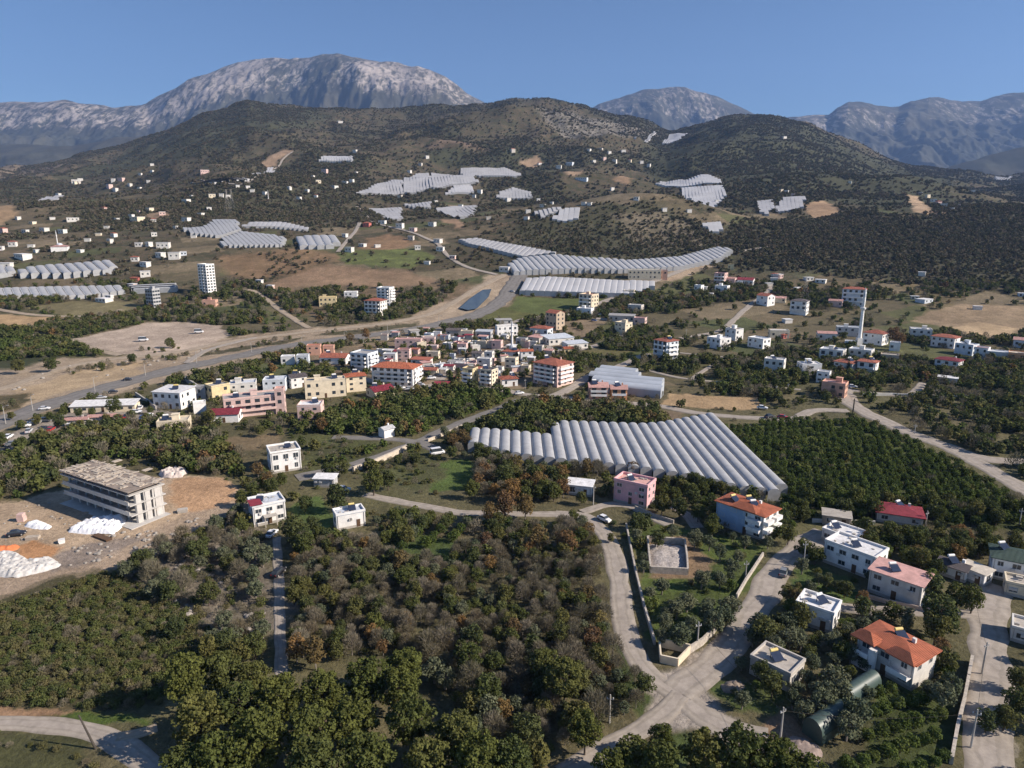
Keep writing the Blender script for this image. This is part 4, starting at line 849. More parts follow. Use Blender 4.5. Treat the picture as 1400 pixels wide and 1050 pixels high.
for i in range(95):   # small low houses that fill the old quarter between the ones told apart above
    px, py = rnd.uniform(520, 760), rnd.uniform(455, 520)
    p = at(px, py); ix, iy = int(p.x - XR0), int(p.y - YR0)
    if CLEAR[iy - 2:iy + 5, ix - 3:ix + 4].mean() > .55 and not (inpoly(px, py, [(560, 470), (735, 455), (735, 505), (600, 515)])): continue
    if inpoly(px, py, [(735, 470), (800, 470), (800, 530), (725, 530)]): continue
    w_ = rnd.uniform(8, 17); c_ = rnd.choice("wwckgpl"); rf = rnd.choice(["flat", "flat", "gable", "shed"]); r_ = rnd.choice("grkpwwlm")
    Hs(lab(f"low {CN[c_]} {RN[r_]} roofed old quarter house", px, py), (px - w_ / 2, py - rnd.uniform(7, 10), px + w_ / 2, py), rnd.choice([-20, -30, 20, -15]), rnd.uniform(.5, .9), 1, c_, rf, r_, near=False, group="small houses of the old quarter")
# --- far scattered houses: x, base row, width, height, wall, roof kind
FAR = """32 353 35 8 Wf|18 337 12 9 wr|8 366 20 9 Wf|61 316 14 6 wf|45 306 10 4 cf|100 302 18 6 wf|160 302 8 5 Wf|188 301 20 6 cf|180 297 9 5 wf|210 303 9 5 wr|222 294 10 6 pf|205 288 12 5 cf|255 302 12 6 wf|275 295 10 5 wf|286 287 8 5 Wf|86 319 12 7 wf|35 318 10 5 wf|5 318 12 8 pr|0 342 12 7 wf
151 332 11 7 Wf|156 324 10 7 Wr|190 337 11 7 Wf|204 337 12 8 Wf|211 323 9 7 Wf|224 339 20 10 wf|220 352 14 9 Wf|239 354 18 12 Wf|251 349 10 7 nf|185 357 12 8 Wr|199 364 17 8 Wf|199 378 16 10 Wf|185 386 13 9 rr|182 393 15 7 pf|143 412 26 6 Wf|150 408 10 4 wf
355 387 11 6 Wf|370 395 11 7 pf|478 344 14 8 wf|496 337 12 5 Wf|516 338 8 4 Wf|472 324 9 6 Wf|502 310 12 7 rr|523 306 12 6 wf|547 312 13 9 Wf|565 316 11 6 pf|562 328 10 7 kf|571 341 9 7 wf|591 309 13 7 wf|599 332 14 7 wf|602 343 13 7 wf|619 354 9 6 pf|584 361 5 4 Wf|690 371 17 8 Wf|362 266 7 5 wf|409 273 8 5 Wf|444 236 10 6 pf|487 238 5 4 Wf|481 249 7 5 Wf|472 251 9 4 wf|457 257 12 4 wf|435 250 9 5 cf|486 208 8 4 wf|584 216 6 4 Wf|465 168 9 3 wf|547 271 8 5 cf|596 277 6 4 Wf|656 264 8 6 wf|648 270 6 5 wf|695 275 8 6 Wf|420 262 7 4 wf|395 258 6 4 wf|428 243 6 4 wf
104 250 13 6 wf|110 247 8 4 Wf|155 248 6 5 wf|166 247 10 5 pf|158 261 8 5 Wf|191 259 7 4 Wf|208 226 6 3 wf|208 235 6 3 wf|192 239 6 3 wf|280 237 14 6 pf|290 270 11 6 cf|303 270 7 7 Wf|312 271 8 6 wf|325 256 6 4 Wf|339 257 7 4 wf|255 277 12 6 wf|150 256 9 5 pf|178 254 7 4 wf|262 270 7 4 wf|345 262 7 4 wf
840 222 8 5 Wf|887 228 6 5 Wf|764 230 9 5 Wf|779 225 13 4 nf|795 246 22 4 nf|742 283 9 5 Wf|754 279 5 4 Wf|736 275 6 5 wf|798 280 6 5 Wf|806 280 5 4 Wf|942 290 7 5 wf|980 277 7 5 wf|722 291 5 6 wf|812 222 6 4 wf|826 218 6 4 pf|833 210 6 4 wf|852 208 8 4 wf|877 223 6 4 wf|820 205 10 3 kf|805 206 7 3 wf|870 273 9 5 wf|908 288 7 5 wf
1268 270 9 5 cf|1276 276 9 5 wf|1290 283 10 6 wf|1283 279 8 5 pr|1301 287 8 4 wf|1310 282 7 4 pf|1258 266 6 4 wf|1090 397 9 5 Wf|1122 386 17 5 wf|1105 383 14 5 wf|1065 380 10 7 pf|1058 384 8 5 wf|1260 377 6 7 Wf|1263 413 24 5 lf|1250 409 12 4 cf|1336 423 8 3 Wf|1397 405 12 6 lf|1162 250 5 3 wf|1072 189 8 3 wf|1075 264 7 5 wf|1068 262 6 4 cf|1084 268 6 4 pf|1330 262 7 3 wf|1065 412 14 5 cf|962 396 6 4 wf|970 405 7 3 wf|1072 462 10 5 rr|1076 441 8 4 wf|560 236 7 4 wf|575 226 6 4 kf|630 283 7 4 Wf|720 300 8 5 wf|668 300 7 5 kf|25 300 9 5 wf|72 300 8 4 wf|120 330 8 5 wf|135 322 7 4 cf|50 345 8 5 wf|110 345 8 5 wf|265 325 7 4 wf|240 312 7 4 wf"""
FH = {}
def far_house(tok):
    x, y, w_, h_, c = tok.split(); x, y, w_, h_ = float(x), float(y), float(w_), float(h_); wc, rk = c
    rn_ = {"f": "flat roofed", "r": "red roofed"}[rk]; wc = {"n": "l", "W": "w"}.get(wc, wc)
    p = at(x, y); k = mpp(p); W = max(6.0, w_ * k * .78); D = W * rnd.uniform(.55, .8) if W < 18 else 9; h = max(2.8, min(h_ * k * .75, 8.5))
    key = (wc, rk); V = FH.get(key)
    rt = thing("farmhouse", lab(f"{'long' if w_ > 16 else 'small' if w_ < 8 else 'mid sized'} {CN[wc]} {rn_} house", x, y), "house", (p.x, p.y, p.z - .3), rnd.choice([-.6, -.3, .2, -.45, .5]), "houses scattered over the valley and hills")
    MB().box(-W / 2, W / 2, -D / 2, D / 2, -4, h).obj("wall", wallm(wc), rt)
    (roof_hip(W, D, h + .01, D * .2, .5) if rk == "r" else MB().box(-W / 2 - .3, W / 2 + .3, -D / 2 - .3, D / 2 + .3, h + .002, h + .4)).obj("roof", roofm("r" if rk == "r" else "w", rk == "r"), rt)
    if w_ >= 9:
        n = max(2, int(W / 4)); m = MB()
        for i in range(min(n, 6)):
            u = (i + .5) / min(n, 6) * W - W / 2; link("window", winmesh(1.5, 1.5, "pane"), rt, (u, -D / 2 - .03, h * .55), 0)
    P = [(p.x + a, p.y + b) for a, b in ((-W * .7, -W * .7), (W * .7, -W * .7), (W * .7, W * .7), (-W * .7, W * .7))]
    EXCL.append(P)
    if p.y < 900: clear_poly(P)
for tok in FAR.replace("\n", "|").split("|"): far_house(tok)
for i in range(22):   # more of the little houses dotted over the slopes
    px, py = rnd.choice([(rnd.uniform(0, 420), rnd.uniform(235, 345)), (rnd.uniform(380, 720), rnd.uniform(215, 300)), (rnd.uniform(700, 1000), rnd.uniform(205, 262)), (rnd.uniform(1000, 1120), rnd.uniform(370, 410))])
    if not any(inpoly(px, py, g) for g in [[(250, 300), (430, 300), (430, 345), (250, 345)], [(485, 235), (660, 235), (660, 305), (485, 305)]]):
        far_house(f"{px:.0f} {py:.0f} {rnd.uniform(5, 8):.1f} {rnd.uniform(3, 5):.1f} {rnd.choice('wwwWkcp')}{rnd.choice('fffr')}")
# --- towers
def tower(label, bx, rot, st, wall, name="tower_block", open_=False):
    o, w_, d_, h_ = house(label, bx, rot, .9, st, wall, "flat", "w" if not open_ else "d", name=name, cat="building", win=0, near=False)
    fh = h_ / st
    for s in range(st):
        for sd_, ln in ((0, w_), (1, d_)):
            for i in range(3):
                u = (i + .5) / 3 * ln - ln / 2
                if sd_ == 0: link("window", winmesh(2.0, 1.5, "pane"), o, (u, -d_ / 2 - .03, s * fh + fh * .5), 0)
                else: link("window", winmesh(2.0, 1.5, "pane"), o, (w_ / 2 + .03, u, s * fh + fh * .5), math.pi / 2)
        if not open_ and s: MB().box(-w_ * .2, w_ * .2, -1.1, 0, s * fh - .1, s * fh + .9).obj("balcony", wallm("W"), o, (0, -d_ / 2 - .002, 0))
tower("tall white nine storey slab tower standing alone on the earthen terrace", (275, 362, 296, 404), -50, 10, "W")
tower("bare grey concrete tower frame of five storeys beside the beige lot", (202, 395, 220, 421), -50, 5, "g", "unfinished_tower", True)
Hs("small red brick ruin in front of the white slab tower", (325 / 1 - 47, 409, 298, 420), -20, .6, 1, "s", "flat", "p", near=False)
# --- mosques and minarets
def minaret(label, px, py, hpx, lean=0):
    p = at(px, py); k = mpp(p); h = hpx * k / .985; r = h * .030 * (lean or 1)
    rt = thing("minaret", label, "minaret", (p.x, p.y, p.z))
    wm = wallm("W")
    MB().box(-r * 1.5, r * 1.35, -r * 1.35, r * 1.35, -2, h * .13).obj("base", wm, rt)
    MB().prof([(r * 1.15, h * .1301), (r, h * .2), (r * .85, h * .60)], 12).obj("shaft", wm, rt)
    MB().prof([(r * .85, h * .5999), (r * 1.5, h * .63), (r * 1.5, h * .655), (r * .8, h * .656)], 12).obj("balcony", wm, rt)
    MB().prof([(r * .72, h * .64), (r * .68, h * .84)], 12).obj("upper_shaft", wm, rt)
    MB().prof([(r * .85, h * .8401), (r * .5, h * .90), (.05, h)], 12).obj("spire", roofm("l"), rt)
    return rt
minaret("very tall slender white minaret towering over the right village", 1174, 472, 78)
minaret("white minaret rising from the mosque in the town centre", 700, 482, 44, 1.25)
minaret("short white minaret of the small mosque on the left plain", 79, 336, 21)
minaret("thin white minaret on the hazy left hillside", 367, 273, 13)
def mosque(label, bx, rot, st, rc, dome=True):
    o, w_, d_, h_ = house(label, bx, rot, .9, st, "W", "hip", rc, name="mosque", cat="mosque", near=False)
    if dome: MB().prof([(w_ * .2, h_ + .5), (w_ * .2, h_ + 1.6), (w_ * .17, h_ + 2.6), (w_ * .1, h_ + 3.4), (.05, h_ + 3.8)], 14).obj("dome", roofm("l"), o)
mosque("mosque with red tiled hipped roof right of the very tall minaret", (1180, 450, 1212, 472), -20, 2, "r", False)
mosque("town mosque with low red roof around its pale dome", (687, 476, 713, 491), -20, 1, "r")
mosque("small white mosque with pink wing on the left plain", (72, 331, 94, 344), -10, 1, "p")
# --- concrete frame under construction
p = at(180, 712); k = mpp(p)
rt = thing("concrete_building_frame", "unfinished three storey concrete building frame with cluttered timber roof deck on bare earth", "building", (0, 0, 0))
A, B, C_ = at(187, 716), at(98, 684), at(230, 703)      # near corner, far left corner, right corner on the ground
ux = (B.xy - A.xy); Lx = ux.length; ux.normalize(); uy = Vector((-ux.y, ux.x));
if uy.dot(Vector((0, 1))) < 0: uy = -uy
uy = (uy * 1.0).normalized(); Ly = abs((C_.xy - A.xy).dot(uy)); print('frame', Lx, Ly)
org = A.xy; zg = min(A.z, B.z) + .05
rt.location = (org.x, org.y, zg); rt.rotation_euler = (0, 0, math.atan2(ux.y, ux.x))
sg = 1 if Vector((-ux.y, ux.x)).dot(uy) > 0 else -1
def bx2(m, x0, x1, y0, y1, z0, z1): return m.box(x0, x1, min(sg * y0, sg * y1), max(sg * y0, sg * y1), z0, z1)
FHt = 2.9; frame_m = mat("raw_concrete", (.50, .48, .45), .95, .14, .5, bump=.25)
bx2(MB(), -2.5, Lx + .6, -3, Ly + .6, -3, .1).obj("ground_slab", frame_m, rt)
for s in range(1, 4):
    m = MB(); z = s * FHt; bx2(m, -.8, Lx + .8, -1.6, Ly + .8, z - .28, z)
    m.obj("floor_slab", frame_m, rt)
    if s < 3:
        q = MB(); bx2(q, 0, Lx, -1.6, -1.42, z + .003, z + .95); q.obj("balcony_parapet", frame_m, rt)
    nx = 8
    for i in range(nx + 1):
        for j in range(4):
            x = i * Lx / nx; y = j * (Ly - .5) / 3 + .2; q = MB(); bx2(q, x - .3, x + .3, y, y + .45, z - FHt + (.102 if s == 1 else .003), z - .283); q.obj("column", frame_m, rt)
for j, (a_, b_) in enumerate(((Ly * .04, Ly * .22), (Ly * .38, Ly * .56), (Ly * .72, Ly * .94))):
    q = MB(); bx2(q, -.52, -.32, a_, b_, .11, 3 * FHt - .29); q.obj("end_wall", frame_m, rt)
q = MB(); bx2(q, Lx * .05, Lx * .95, Ly * .45, Ly * .47, .11, 3 * FHt - .3); q.obj("inner_wall", frame_m, rt)
z = 3 * FHt + 0.9
q = MB(); bx2(q, -1.1, Lx + 1.0, -1.9, Ly + .7, z, z + .16); q.obj("roof_deck", mat("weathered_formwork", (.27, .22, .18), .95, .3, .6), rt)
for i in range(16):
    for j in range(3):
        x = i * Lx / 15; y = -1.2 + j * Ly * .5; q = MB(); bx2(q, x - .08, x + .08, y, y + .16, 3 * FHt + .003, z - .002); q.obj("prop", M_DOOR, rt)
q = MB()
for i in range(150):
    x, y = rnd.uniform(-.8, Lx + .6), rnd.uniform(-1.5, Ly + .4); l, a_ = rnd.uniform(1, 3.4), rnd.choice([0, 1.57, rnd.uniform(0, 3)])
    q.box(x - l / 2, x + l / 2, sg * y - rnd.uniform(.1, .5), sg * y + rnd.uniform(.1, .5), z + .17 + i * .0004, z + .2 + rnd.uniform(.03, .2), a_, (x, sg * y))
tag(q.obj("timber_clutter", mat("sawn_timber", (.42, .36, .29), .95, .3, 1.2, rand=.2), rt), kind="stuff")
q = MB()
for i in range(7):
    x = 1 + i * (Lx - 2) / 6; bx2(q, x - .9, x + .9, 2 + (i % 3) * 4, 4.5 + (i % 3) * 4, z + .165, z + .23 + .01 * i)
q.obj("plywood_sheets", mat("plywood", (.50, .42, .33), .9, .2, 1), rt)
clear_poly([tuple(org + ux * a + uy * b) for a, b in ((-3, -4), (Lx + 2, -4), (Lx + 2, Ly + 2), (-3, Ly + 2))])
def heap(name, label, cat, poly, hgt, m, step=.3, rough=.8, kind=None):
    P = wpoly(poly); xs = [p[0] for p in P]; ys = [p[1] for p in P]
    nx, ny = int((max(xs) - min(xs)) / step) + 2, int((max(ys) - min(ys)) / step) + 2
    X, Y = np.meshgrid(np.linspace(min(xs), max(xs), nx), np.linspace(min(ys), max(ys), ny)); ins = inpoly(X, Y, P).astype(float)
    for _ in range(5):
        q = np.pad(ins, 1); ins = (q[1:-1, 1:-1] + q[:-2, 1:-1] + q[2:, 1:-1] + q[1:-1, :-2] + q[1:-1, 2:]) / 5
    n = fbm(X / 1.3, Y / 1.3, 4, 5, .65, True) ; Z = H(X, Y) - .25 + ins * hgt * (1 - rough + rough * 1.6 * n)
    idx = np.arange(nx * ny).reshape(ny, nx); F = np.stack([idx[:-1, :-1], idx[:-1, 1:], idx[1:, 1:], idx[1:, :-1]], -1).reshape(-1, 4)
    c = np.array([Z.ravel()[f].max() for f in F]); g = np.array([ins.ravel()[f].max() for f in F]); F = F[g > .05]
    o = link(name, mesh_np(name, np.stack([X, Y, Z], -1).reshape(-1, 3), F, m)); clear_poly(P)
    return tag(o, label, cat, kind=kind)
wh = mat("white_sheeting", (.86, .86, .87), .6, .06, 1.5, bump=.4)
heap("insulation_pile", "large bright white pile of foam and sheeting in front of the concrete frame", "building material", [(93, 727), (118, 713), (150, 706), (172, 706), (170, 715), (155, 731), (125, 730)], 1.3, wh)
heap("insulation_pile", "smaller white heap of sheeting left on the bare site", "building material", [(33, 719), (50, 711), (70, 720), (66, 724), (50, 723)], .9, wh)
heap("debris_heap", "white rubble and pink scraps behind the concrete frame beside the trees", "rubble", [(218, 648), (240, 641), (256, 645), (250, 652), (225, 654)], 1.6, mat("pale_rubble", (.6, .52, .47), .9, .3, 2))
heap("retaining_wall_rubble", "broken white grey concrete slope retaining the orange earth bank", "retaining wall", [(-20, 762), (0, 758), (20, 757), (40, 768), (72, 765), (82, 774), (60, 781), (20, 790), (-20, 785)], 1.3, mat("chalky_concrete", (.55, .53, .50), .9, .25, 1.2, bump=.4))
heap("debris_heap", "string of orange netting and spoil along the left earth bank", "rubble", [(-20, 753), (0, 748), (25, 746), (24, 751), (0, 756), (-20, 758)], 1.0, mat("orange_netting", (.65, .20, .08), .8, .2, 2))
heap("rubble_heap", "tangled heap of pink and grey rubble beside the small tunnel greenhouse", "rubble", [(1074, 1020), (1085, 1005), (1110, 1015), (1125, 1030), (1115, 1050), (1078, 1042)], .8, mat("mixed_rubble", (.28, .22, .19), .95, .4, 1.2, bump=.5), .5)
heap("rubble_heap", "sandy brushwood pile beside the dirt road junction", "rubble", [(985, 938), (1005, 930), (1020, 935), (1010, 946), (990, 948)], .9, mat("brushwood", (.24, .19, .15), .95, .4, 1.5, bump=.5), .4)
# --- garden walls
def wallrun(label, pts, h=1.6, th=.35, m=None, name="stone_wall", cat="wall"):
    rt = thing(name, label, cat, tuple(at(*pts[0])))
    P = [at(*p) - rt.location for p in pts]
    for i in range(len(P) - 1):
        a, b = P[i], P[i + 1]; d = (b - a).xy; n = max(1, int(d.length / 6)); t = d.normalized(); q = MB()
        for k in range(n):
            s, e = a + (b - a) * (k / n), a + (b - a) * ((k + 1) / n); nn = Vector((-t.y, t.x)) * th / 2; hh = h * rnd.uniform(.9, 1.05)
            zs = float(H(s.x + rt.location.x, s.y + rt.location.y)) - rt.location.z; ze = float(H(e.x + rt.location.x, e.y + rt.location.y)) - rt.location.z
            vs = [(s.x + nn.x, s.y + nn.y, zs - .6), (e.x + nn.x, e.y + nn.y, ze - .6), (e.x - nn.x, e.y - nn.y, ze - .6), (s.x - nn.x, s.y - nn.y, zs - .6)]
            q.add(vs + [(x, y, z + .6 + hh) for x, y, z in vs], [(0, 1, 2, 3), (7, 6, 5, 4), (0, 4, 5, 1), (1, 5, 6, 2), (2, 6, 7, 3), (3, 7, 4, 0)])
        q.obj("wall_section", m or M_STONE, rt)
M_STONE = mat("pale_stone", (.46, .41, .35), .95, .3, 1.5, bump=.4)
wallrun("low pale wall running beside the winding road down to the walled corner plot", [(856, 720), (862, 750), (868, 780), (880, 830), (895, 882)], 1.1, .4)
wallrun("cream wall of the triangular corner plot above the junction", [(901, 884), (943, 893), (926, 911), (903, 906), (901, 884)], 1.8, .3, wallm("c"))
wallrun("pale garden wall curving up from the corner plot", [(943, 893), (960, 882), (976, 866), (978, 862)], 1.6, .35)
wallrun("low stone wall along the upper road beside the garden", [(1007, 818), (1020, 795), (1030, 780), (1043, 760)], 1.0, .4)
wallrun("square stone walls of the roofless ruin filled with gravel", [(885, 741), (889, 783), (940, 786), (939, 768), (936, 745), (885, 741)], 1.7, .4, name="ruin_wall")
heap("gravel_fill", "grey gravel and rubble filling the roofless stone ruin", "gravel", [(889, 744), (934, 747), (938, 780), (892, 779)], .9, mat("gravel_fill", (.38, .34, .31), .95, .5, 2.0, bump=.6), .6)
wallrun("long pale retaining wall beside the lower right lane", [(1328, 905), (1318, 960), (1308, 1000), (1300, 1045)], 1.5, .5)
wallrun("cream embankment wall under the country road", [(483, 645), (510, 636), (535, 625), (557, 614)], 1.8, .8, mat("cream_stone", (.58, .50, .40), .95, .2, 1))
wallrun("short cream kerb wall right of the country road fork", [(585, 604), (600, 598), (615, 592), (632, 584)], 1.2, .5, mat("cream_stone", (.58, .50, .40)))
wallrun("pale boundary wall beside the drive below the pink house", [(868, 697), (890, 706), (921, 716)], 1.2, .3)
wallrun("rail topped stone fence in front of the long lean-to house", [(1186, 818), (1215, 826), (1250, 834), (1272, 838)], 1.1, .2, mat("pinkish_stone", (.5, .40, .34)))
wallrun("white boundary wall beyond the maroon roofed house", [(1110, 714), (1166, 716), (1196, 717)], 1.1, .25, wallm("w"))
wallrun("long white field wall in the right groves", [(1178, 541), (1220, 541), (1260, 543), (1330, 545)], 1.4, .4, wallm("w"))
wallrun("slanted showroom forecourt wall beside the highway", [(186, 541), (200, 550), (214, 561)], 1.8, .6, M_CONC)
wallrun("grey wall slanting from the highway past the showroom", [(252, 520), (268, 531), (284, 541)], 2.4, .8, M_CONC)

# ---------------------------------------------------------------- boulders and site clutter
M_ROCK = mat("limestone", (.31, .28, .245), .95, .3, 1.2, bump=.5)
def boulder(seed):
    import bmesh
    b = bmesh.new(); bmesh.ops.create_icosphere(b, subdivisions=2, radius=1); rs = np.random.RandomState(seed)
    for v in b.verts: q = v.co.copy(); v.co = q * (.75 + .5 * float(fbm(q.x * 1.3 + seed, q.y * 1.3 + q.z * 1.7, 3, seed))); v.co.z *= .65
    me = bpy.data.meshes.new("rock"); b.to_mesh(me); b.free(); me.materials.append(M_ROCK); return me
ROCKS = [boulder(i + 3) for i in range(4)]
def rocks(poly, n, lo, hi, grp):
    P = wpoly(poly); xs = [p[0] for p in P]; ys = [p[1] for p in P]; k = 0
    while k < n:
        x, y = rnd.uniform(min(xs), max(xs)), rnd.uniform(min(ys), max(ys))
        if not inpoly(x, y, P): continue
        k += 1; s = rnd.uniform(lo, hi); o = link("rock", rnd.choice(ROCKS), None, (x, y, float(H(x, y)) + s * .15), rnd.uniform(0, 6)); o.scale = (s, s * rnd.uniform(.7, 1.2), s)
        px, py = project((x, y, 0)); tag(o, lab(("large" if s > (lo + hi) / 2 else "small") + rnd.choice([" pale limestone rock", " rounded grey rock", " flat buff rock", " jagged whitish rock"]), px, py), "rock", grp)
rocks([(100, 742), (230, 712), (300, 700), (240, 735), (150, 765), (90, 775)], 60, .25, .7, "rocks on the spoil bank of the building site")
rocks([(170, 790), (250, 740), (330, 700), (365, 745), (365, 860), (290, 880)], 60, .3, .95, "limestone rocks on the rubble slope")
rocks([(-20, 700), (60, 680), (150, 730), (60, 745), (0, 745)], 22, .2, .5, "stones on the bare building site")
rocks([(60, 505), (200, 485), (330, 470), (260, 492), (120, 520), (0, 545)], 26, .5, 1.1, "rocks along the river bed")
def stack(label, px, py, w, d, h, m, rz=0.3, n=4):
    p = at(px, py); rt = thing("material_stack", label, "building material", tuple(p), rz)
    for i in range(n): MB().box(-w / 2 + rnd.uniform(-.1, .1), w / 2 + rnd.uniform(-.1, .1), -d / 2, d / 2, h * i / n + .02, h * (i + 1) / n - .02).obj("layer", m, rt)
stack("low stack of brown formwork boards in front of the white foam pile", 140, 736, 6, 1.6, .5, M_DOOR, -.5)
stack("stack of pale timber beside the black pickup on the site", 45, 737, 3, 1.5, .8, MATS["sawn_timber"], .2)
stack("stack of grey blocks near the end wall of the concrete frame", 250, 700, 2.5, 1.6, 1.0, M_CONC, .4)
stack("pink stack of bricks left on the bare site", 30, 712, 1.6, 1.6, 2.2, MATS["plaster_pink"], .1, 5)
stack("small white crate of sacks in the middle of the spoil ground", 85, 742, 1.4, 1.4, 1.0, MATS["plaster_bright_white"], .6, 3)
# ---------------------------------------------------------------- greenhouses
M_FILM = mat("greenhouse_film", (.385, .385, .385), .5, .16, .35, spec=.5)
M_FILM2 = mat("dusty_film", (.40, .395, .395), .6, .12, .05, spec=.3)
M_FILM3 = mat("bright_film", (.47, .465, .465), .5, .10, .04)
M_NET = mat("shade_net", (.30, .33, .36), .6, .15, .2)
M_DARKF = mat("dark_green_film", (.055, .085, .072), .45, .25, .5, spec=.5)
M_GUT = mat("white_gutter", (.70, .70, .70), .5, .1)
def greenhouse(label, poly, axis, bw=8, hs=3.2, rise=1.5, film=None, spans=False, group=None, sheer=False):
    film = film or M_FILM; P = wpoly(poly); c = Vector((sum(p[0] for p in P) / len(P), sum(p[1] for p in P) / len(P)))
    a = at(*axis[0]); b = at(*axis[1]); u = (b.xy - a.xy).normalized(); v = Vector((-u.y, u.x))
    L = [((Vector(p) - c).dot(u), (Vector(p) - c).dot(v)) for p in P]
    if c.y < 930: clear_poly(P)
    EXCL.append(P)
    v0, v1 = min(q[1] for q in L), max(q[1] for q in L); n = max(1, int(round((v1 - v0) / bw))); bw = (v1 - v0) / n
    zc = float(H(c.x, c.y)); rt = thing("greenhouse", label, "greenhouse", (c.x, c.y, zc), math.atan2(u.y, u.x), group)
    allV, allF = [], []; endm = MB(); sidem = MB(); gut = MB(); last = None
    def g(x, y): q = c + u * x + v * y; return float(H(q.x, q.y)) - zc
    for i in range(n):
        vm = v0 + (i + .5) * bw; xs = []
        for k in range(len(L)):
            (x0, y0), (x1, y1) = L[k], L[(k + 1) % len(L)]
            if (y0 > vm) != (y1 > vm): xs.append(x0 + (vm - y0) * (x1 - x0) / (y1 - y0))
        if len(xs) < 2: last = None; continue
        xa, xb = min(xs), max(xs)
        if xb - xa < 3: last = None; continue
        m = max(2, int((xb - xa) / 14)); K = 8
        zs = [max(g(xa + (xb - xa) * j / m, vm + t_ * bw / 2) for t_ in (-1, 0, 1)) for j in range(m + 1)]
        if m > 2:
            zs = list(np.convolve(np.pad(zs, 1, mode='edge'), [.25, .5, .25], 'valid'))
        V, F = [], []
        for j in range(m + 1):
            x = xa + (xb - xa) * j / m
            for k in range(K + 1):
                t_ = math.pi * k / K; V.append((x, vm - math.cos(t_) * bw / 2 * .985, zs[j] + hs + math.sin(t_) * rise))
        for j in range(m):
            for k in range(K): a_ = j * (K + 1) + k; F.append((a_, a_ + K + 1, a_ + K + 2, a_ + 1))
        if spans:
            o = link("roof_span", mesh_np("roof_span", V, F, film, smooth=True), rt)
        else: o_ = len(allV); allV += V; allF += [tuple(q + o_ for q in f) for f in F]
        for j_ in (0, m):
            vs = V[j_ * (K + 1):(j_ + 1) * (K + 1)]; x = vs[0][0]; zb = zs[j_] - 6
            endm.add([(x, vm - bw / 2, zb), (x, vm + bw / 2, zb)] + [(x, y, z - .02) for _, y, z in vs], [tuple([0, 1] + list(range(K + 2, 1, -1)))])
        if i in (0, n - 1) or last is None:
            y = vm - bw / 2 if (i == 0 or last is None) else vm + bw / 2
            for j in range(m):
                x_, X_ = xa + (xb - xa) * j / m, xa + (xb - xa) * (j + 1) / m; sidem.add([(x_, y, zs[j] - 5), (X_, y, zs[j + 1] - 5), (X_, y, zs[j + 1] + hs), (x_, y, zs[j] + hs)], [(0, 1, 2, 3)])
        if last is not None and (spans or c.y < 800):
            xa2, xb2 = max(xa, last[0]), min(xb, last[1]); y = vm - bw / 2
            if xb2 > xa2:
                for j in range(m):
                    x_, X_ = xa2 + (xb2 - xa2) * j / m, xa2 + (xb2 - xa2) * (j + 1) / m; za, zb_ = np.interp([x_, X_], [xa + (xb - xa) * q / m for q in range(m + 1)], zs)
                    vs = [(x_, y - .22, za + hs + .12), (X_, y - .22, zb_ + hs + .12), (X_, y + .22, zb_ + hs + .12), (x_, y + .22, za + hs + .12)]; gut.add(vs, [(0, 1, 2, 3)])
        last = (xa, xb)
    if not spans: link("roof", mesh_np("roof", allV, allF, film, smooth=True), rt)
    endm.obj("end_wall", film, rt); sidem.obj("side_wall", film, rt) if sidem.v else None
    if gut.v: gut.obj("gutter", M_GUT, rt)
    if spans and bw > 6:
        m = MB()
        for k in range(len(L)):
            (x0, y0), (x1, y1) = L[k], L[(k + 1) % len(L)]; d = math.hypot(x1 - x0, y1 - y0); nn = int(d / 4)
            for j in range(nn):
                x, y = x0 + (x1 - x0) * j / nn, y0 + (y1 - y0) * j / nn; m.box(x - .06, x + .06, y - .06, y + .06, g(x, y) - .3, g(x, y) + hs)
        m.obj("post_row", M_STEEL, rt)
    return rt
greenhouse("largest arched plastic greenhouse with two dozen parallel spans in mid valley", [(643, 600), (652, 597), (690, 600), (748, 606), (757, 590), (772, 587), (880, 591), (905, 589), (935, 583), (972, 576), (1000, 602), (1035, 638), (1070, 672), (1064, 686), (1010, 680), (960, 667), (890, 655), (820, 646), (760, 641), (700, 632), (646, 618)], [(970, 578), (1068, 680)], 3.8, 2.8, 1.15, spans=True)
greenhouse("long curved greenhouse with sawtooth spans hugging the foot of the dark hill", [(695, 367), (712, 356), (760, 352), (800, 356), (860, 361), (930, 356), (985, 342), (1000, 346), (985, 358), (930, 370), (850, 374), (780, 374), (705, 377)], [(850, 361), (866, 374)], 6.3, 3.4, 1.0)
greenhouse("pale upper greenhouse strip left of the long curved greenhouse", [(628, 331), (650, 329), (700, 338), (760, 349), (715, 355), (640, 337)], [(690, 337), (680, 344)], 6, 3, .4, M_FILM2)
greenhouse("pale square greenhouse with flat dusty film below the long curved one", [(712, 400), (719, 386), (745, 382), (895, 390), (890, 398), (858, 408), (780, 406), (715, 404)], [(745, 382), (735, 404)], 5.5, 3.5, .35, M_FILM3)
greenhouse("wavy greenhouse strip on the left plain behind a dark hedge", [(26, 378), (36, 372), (80, 367), (148, 362), (158, 367), (154, 375), (90, 381), (30, 380)], [(80, 368), (92, 381)], 7.5, 3.4, 1.3)
greenhouse("short greenhouse at the left frame edge beside the wavy strip", [(-40, 372), (0, 369), (20, 372), (16, 380), (-40, 380)], [(0, 369), (6, 380)], 7.5, 3.4, 1.2)
greenhouse("long low greenhouse beside the bare concrete tower", [(-40, 400), (60, 397), (165, 395), (172, 402), (110, 409), (-40, 409)], [(60, 398), (66, 408)], 6, 2.6, .7)
greenhouse("small grey greenhouse right behind the bare concrete tower", [(178, 396), (240, 392), (243, 399), (186, 402)], [(180, 397), (242, 394)], 6, 3, .7)
